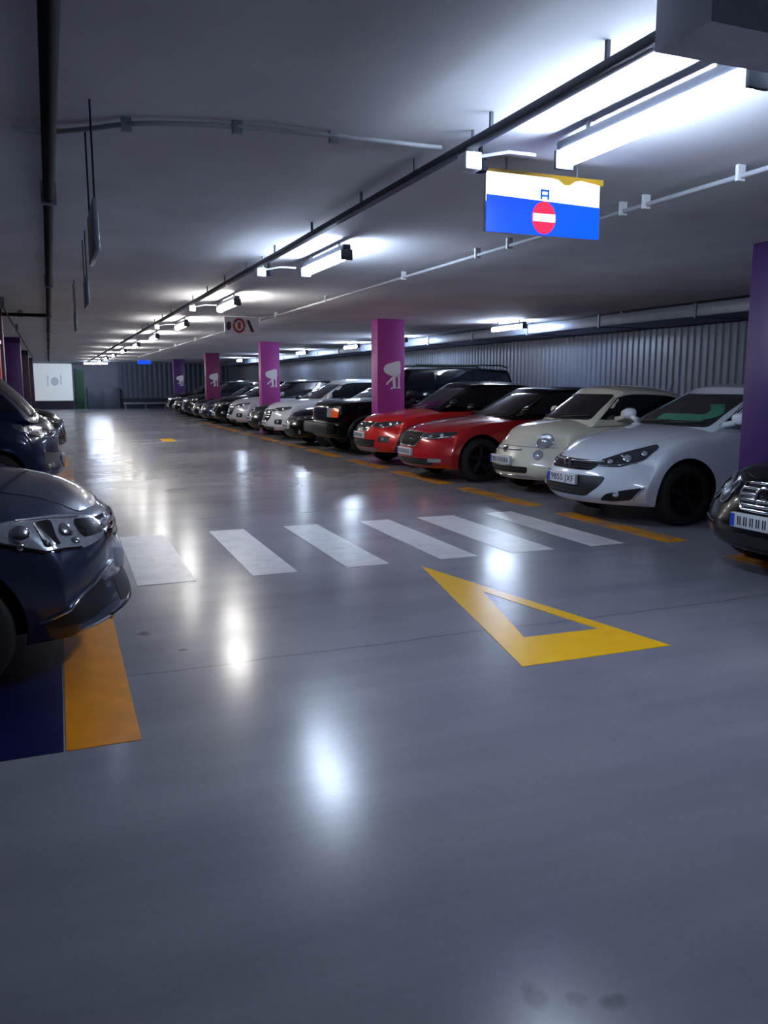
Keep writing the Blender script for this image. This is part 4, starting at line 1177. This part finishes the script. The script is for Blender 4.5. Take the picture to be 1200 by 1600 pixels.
tube_thing('ceiling_conduit', 'conduit', [(-.58, 7.0, 2.66), (-.58, 40, 2.66)], .014, 'pipe_dark', 'thin dark conduit running along the ceiling over the left-hand columns', 'conduit', [(-.58, y, 2.66) for y in (9, 14, 20)])
for k, y in enumerate((3.98, 8.55, 12.95, 17.4)):
    root = empty('junction_box', (2.085, y, 2.66))
    box_obj('box', (-.045, .05, -.05, .05, -.07, .018), M['junction'], root, .008)
    bm = bmesh.new(); add_tube(bm, [(.045, -.03, .0), (.20, -.06, .03), (.36, -.06, .03)], .009, 6); link_mesh('cable_stub', bm, M['conduit'], root, 50)
    bm = bmesh.new(); add_tube(bm, [(.032, .02, .01), (.032, .02, CEIL-2.66)], .010, 6); link_mesh('hanger', bm, M['steel'], root, 50)
    tag(root, f'{posn[k]} white junction box on the cable tray, at the end of a lamp', 'junction box', 'junction boxes on the tray')
for k, y in enumerate((4.02, 8.6)):
    root = empty('detector', (2.205, y+.06, 2.65))
    bm = bmesh.new(); add_lathe(bm, [(0, -.035), (.035, -.03), (.045, -.01), (.045, .02), (.03, .035), (0, .035)], 20, 'z'); link_mesh('head', bm, M['pipe_dark'], root, 40)
    bm = bmesh.new(); add_tube(bm, [(0, 0, .02), (0, 0, CEIL-2.65)], .012, 8); link_mesh('stem', bm, M['pipe_dark'], root, 50)
    tag(root, ['small dark detector hanging just left of the blue no-entry sign', 'small dark detector hanging by the second aisle lamp'][k], 'detector')
# boxed-in beam near the camera
structure(box_obj('trim_1', (1.975, XR, 2.17, 2.43, 2.615, CEIL), M['beam']), 'downstand beam at the top right')
# duct along the right wall
root = empty('air_duct', (9.6, 5.0, 2.56)); tag(root, 'long silver air duct running under the ceiling along the corrugated right wall', 'duct')
box_obj('duct_body', (0, 1.22, 0, 45, 0, .2), M['duct'], root, .01)
for k in range(18):
    box_obj('flange', (-.02, 1.22, .5+k*2.5, .54+k*2.5, -.02, .215), M['duct'], root)
for k in range(15):
    box_obj('hanger_strap', (.1, .14, 1.5+k*3, 1.53+k*3, .2, .24), M['steel'], root)

# ---- hanging signs
def lightbox(loc, w, h, label, full=True):
    root = empty('hanging_sign', loc)
    # origin at bottom centre; front faces -Y
    box_obj('cabinet', (-w/2, w/2, -.04, -.01, 0, h), M['junction'], root, .006)
    if full: box_obj('white_panel', (-w/2+.003, w/2-.003, -.045, -.039, h*.5, h-.004), M['sign_white'], root)
    if full:
        bm = bmesh.new(); n = 24; top = []
        dip = [(-w/2-.015, h-.012), (.05, h-.014), (.09, h-.02), (.13, h-.045), (.17, h-.045), (.21, h-.02), (.25, h-.012), (w/2+.015, h-.03)]
        poly = dip+[(w/2+.015, h+.004), (-w/2-.015, h+.004)]
        add_prism(bm, poly, lambda a, b, q: Vector((a, -.055+q, b)), .05)
        link_mesh('top_frame', bm, M['yellow_frame'], root)
    hb = h*.60 if full else h
    bm = bmesh.new(); add_prism(bm, [(-w/2+.002, 0), (w/2-.002, 0), (w/2-.002, hb-.02), (-w/2+.002, hb+.0)], lambda a, b, q: Vector((a, -.046-q, b)), .004)
    link_mesh('blue_panel', bm, M['sign_blue'], root)
    if full:
        cx, cz, r = -.005, hb*.50-.003, .093
        bm = bmesh.new(); add_prism(bm, ell(cx, cz, r*.88, r, 40), lambda a, b, q: Vector((a, -.0505-q, b)), .003)
        dsc = link_mesh('no_entry_disc', bm, M['sign_red'], root)
        bm = bmesh.new(); add_prism(bm, [(cx-r*.82, cz-r*.24), (cx+r*.82, cz-r*.24), (cx+r*.82, cz+r*.24), (cx-r*.82, cz+r*.24)], lambda a, b, q: Vector((a, -.054-q, b)), .003)
        link_mesh('white_bar', bm, M['sign_bar'], dsc)
        bm = bmesh.new()
        f = lambda a, b, q: Vector((a, -.0465-q, b))
        z0 = hb-.002
        add_prism(bm, [(-.03, z0), (-.018, z0), (-.018, z0+.055), (-.03, z0+.055)], f, .004)
        add_prism(bm, [(.018, z0), (.03, z0), (.03, z0+.055), (.018, z0+.055)], f, .004)
        add_prism(bm, [(-.03, z0+.045), (.03, z0+.045), (.03, z0+.058), (-.03, z0+.058)], f, .004)
        add_prism(bm, [(-.03, z0+.016), (.03, z0+.016), (.03, z0+.028), (-.03, z0+.028)], f, .004)
        link_mesh('small_symbol', bm, M['sign_mid'], root)
    for x in (-w*.32, w*.30):
        bm = bmesh.new(); add_tube(bm, [(x, -.025, h), (x, -.025, CEIL-loc[2])], .008, 8); link_mesh('hanger_rod', bm, M['steel'], root, 50)
    tag(root, label, 'sign')
lightbox((2.80, 4.42, 2.378), .79, .345, 'bright blue and white hanging lightbox with a red no-entry disc, below the nearest lamp')
lightbox((4.72, 45.2, 2.53), .66, .20, 'tiny glowing blue sign hanging far down the aisle', False)
# pale board with three symbols
root = empty('hanging_board', (3.56, 16.2, 2.46)); tag(root, 'pale hanging board with a dark oval and red ring, left of the bright purple column', 'sign')
box_obj('board', (-.34, .34, -.012, .012, 0, .33), M['board'], root, .004)
fr = lambda a, b, q: Vector((a, -.0125-q, b))
bm = bmesh.new(); add_prism(bm, ell(-.26, .155, .05, .085, 24, -.1), fr, .003); link_mesh('dark_oval', bm, M['board_dark'], root)
bm = bmesh.new(); add_tube(bm, [(-.055+.10*math.cos(2*PI*k/28), -.014, .165+.12*math.sin(2*PI*k/28)) for k in range(28)], .022, 8, True)
add_prism(bm, [(-.085, .10), (-.02, .10), (-.02, .23), (-.085, .23)], fr, .003)
link_mesh('red_ring', bm, M['board_red'], root)
bm = bmesh.new(); add_prism(bm, [(.09, .27), (.15, .27), (.245, .04), (.175, .05)], fr, .003); link_mesh('slanted_mark', bm, M['board_dark'], root)
for x in (-.28, .28):
    bm = bmesh.new(); add_tube(bm, [(x, 0, .33), (x, 0, .34)], .008, 6); link_mesh('hanger_rod', bm, M['steel'], root, 50)
# edge-on panels hanging above the left bays
for k, (x, y, zt) in enumerate(((.25, 4.5, 2.36), (.36, 8.0, 2.42), (.37, 11.6, 2.42))):
    root = empty('parking_sign', (x, y, zt-.24))
    box_obj('panel', (-.012, .012, -.28, .28, 0, .24), M['steel'], root, .003)
    for yy in (-.25, .25):
        bm = bmesh.new(); add_tube(bm, [(0, yy,   .23), (0, yy, CEIL-zt+.24)], .005, 6); link_mesh('hanger_rod', bm, M['pipe_dark'], root, 50)
    tag(root, f'{posn[k]} narrow panel hanging edge-on from two dark rods above the left bays', 'sign', 'edge-on panels above the left bays')

# ---- far end
root = empty('illuminated_poster', (.35, Y1-.075, 0)); tag(root, 'large bright white panel with a faint grey emblem on the end wall', 'light panel')
box_obj('panel', (-1.15, 1.0, -.05, .045, .50, 2.72), M['panel_white'], root, .01)
box_obj('plinth', (-1.15, 1.0, -.04, .045, 0, .49), M['dark_base'], root)
bm = bmesh.new()
fr = lambda a, b, q: Vector((a, -.051-q, b+.5))
add_prism(bm, ell(.0, 1.15, .22, .26, 24), fr, .004)
add_prism(bm, [(-.42, .85), (-.36, .85), (-.36, 1.5), (-.42, 1.5)], fr, .004)
add_prism(bm, [(.32, .95), (.38, .95), (.38, 1.55), (.32, 1.55)], fr, .004)
link_mesh('emblem', bm, M['panel_grey'], root)
root = empty('door_1', (1.78, Y1-.04, 0)); root['kind'] = 'structure'; root['label'] = 'dark green door in the end wall'
box_obj('door_leaf', (-.22, .22, -.06, 0, .0, 2.35), M['green_door'], root)
box_obj('door_frame', (-.32, -.22, -.08, 0, 0, 2.42), M['dark_base'], root)
box_obj('door_frame', (.22, .36, -.08, 0, 0, 2.42), M['wall'], root)
root = empty('cabinet', (3.1, Y1-.35, 0)); tag(root, 'low slate-grey cabinet standing at the end wall right of the green door', 'cabinet')
box_obj('body', (-.95, .95, -.2, .2, 0, 1.28), M['locker'], root, .01)
box_obj('door', (-.92, -.01, -.215, -.19, .06, 1.24), M['locker'], root, .004)
box_obj('door', (.01, .92, -.215, -.19, .06, 1.24), M['locker'], root, .004)
root = empty('guard_rail', (7.4, Y1-.8, 0)); tag(root, 'low pale guard rail in front of the end wall', 'rail')
bm = bmesh.new(); add_box(bm, -3.2, 3.0, -.03, .03, .26, .36, .01); link_mesh('rail', bm, M['steel'], root, 40)
for k in range(6):
    box_obj('post', (-3.1+k*1.2, -3.04+k*1.2, .0, .06, 0, .3), M['steel'], root)

# ------------------------------------------------------------------ camera, world, view
cam = bpy.data.cameras.new('camera'); co = bpy.data.objects.new('camera', cam); COL.objects.link(co)
cam.sensor_fit = 'VERTICAL'; cam.sensor_height = 24.0; cam.lens = 24.0*1280/1600
co.location = (0, 0, 1.5)
co.rotation_euler = (math.radians(90-8.881), 0, math.radians(-22.022))
cam.clip_start = .05; cam.clip_end = 200
SC.camera = co
w = bpy.data.worlds.new('world'); SC.world = w; w.use_nodes = True
w.node_tree.nodes['Background'].inputs[0].default_value = (0, 0, 0, 1)
w.node_tree.nodes['Background'].inputs[1].default_value = 0.0
SC.view_settings.view_transform = 'Standard'; SC.view_settings.look = 'None'
SC.view_settings.gamma = 1.0; SC.view_settings.use_curve_mapping = False
SC.view_settings.exposure = EXPO
SC.cycles.use_denoising = True
SC.cycles.max_bounces = 8; SC.cycles.diffuse_bounces = 5; SC.cycles.glossy_bounces = 4
SC.cycles.sample_clamp_indirect = 6.0
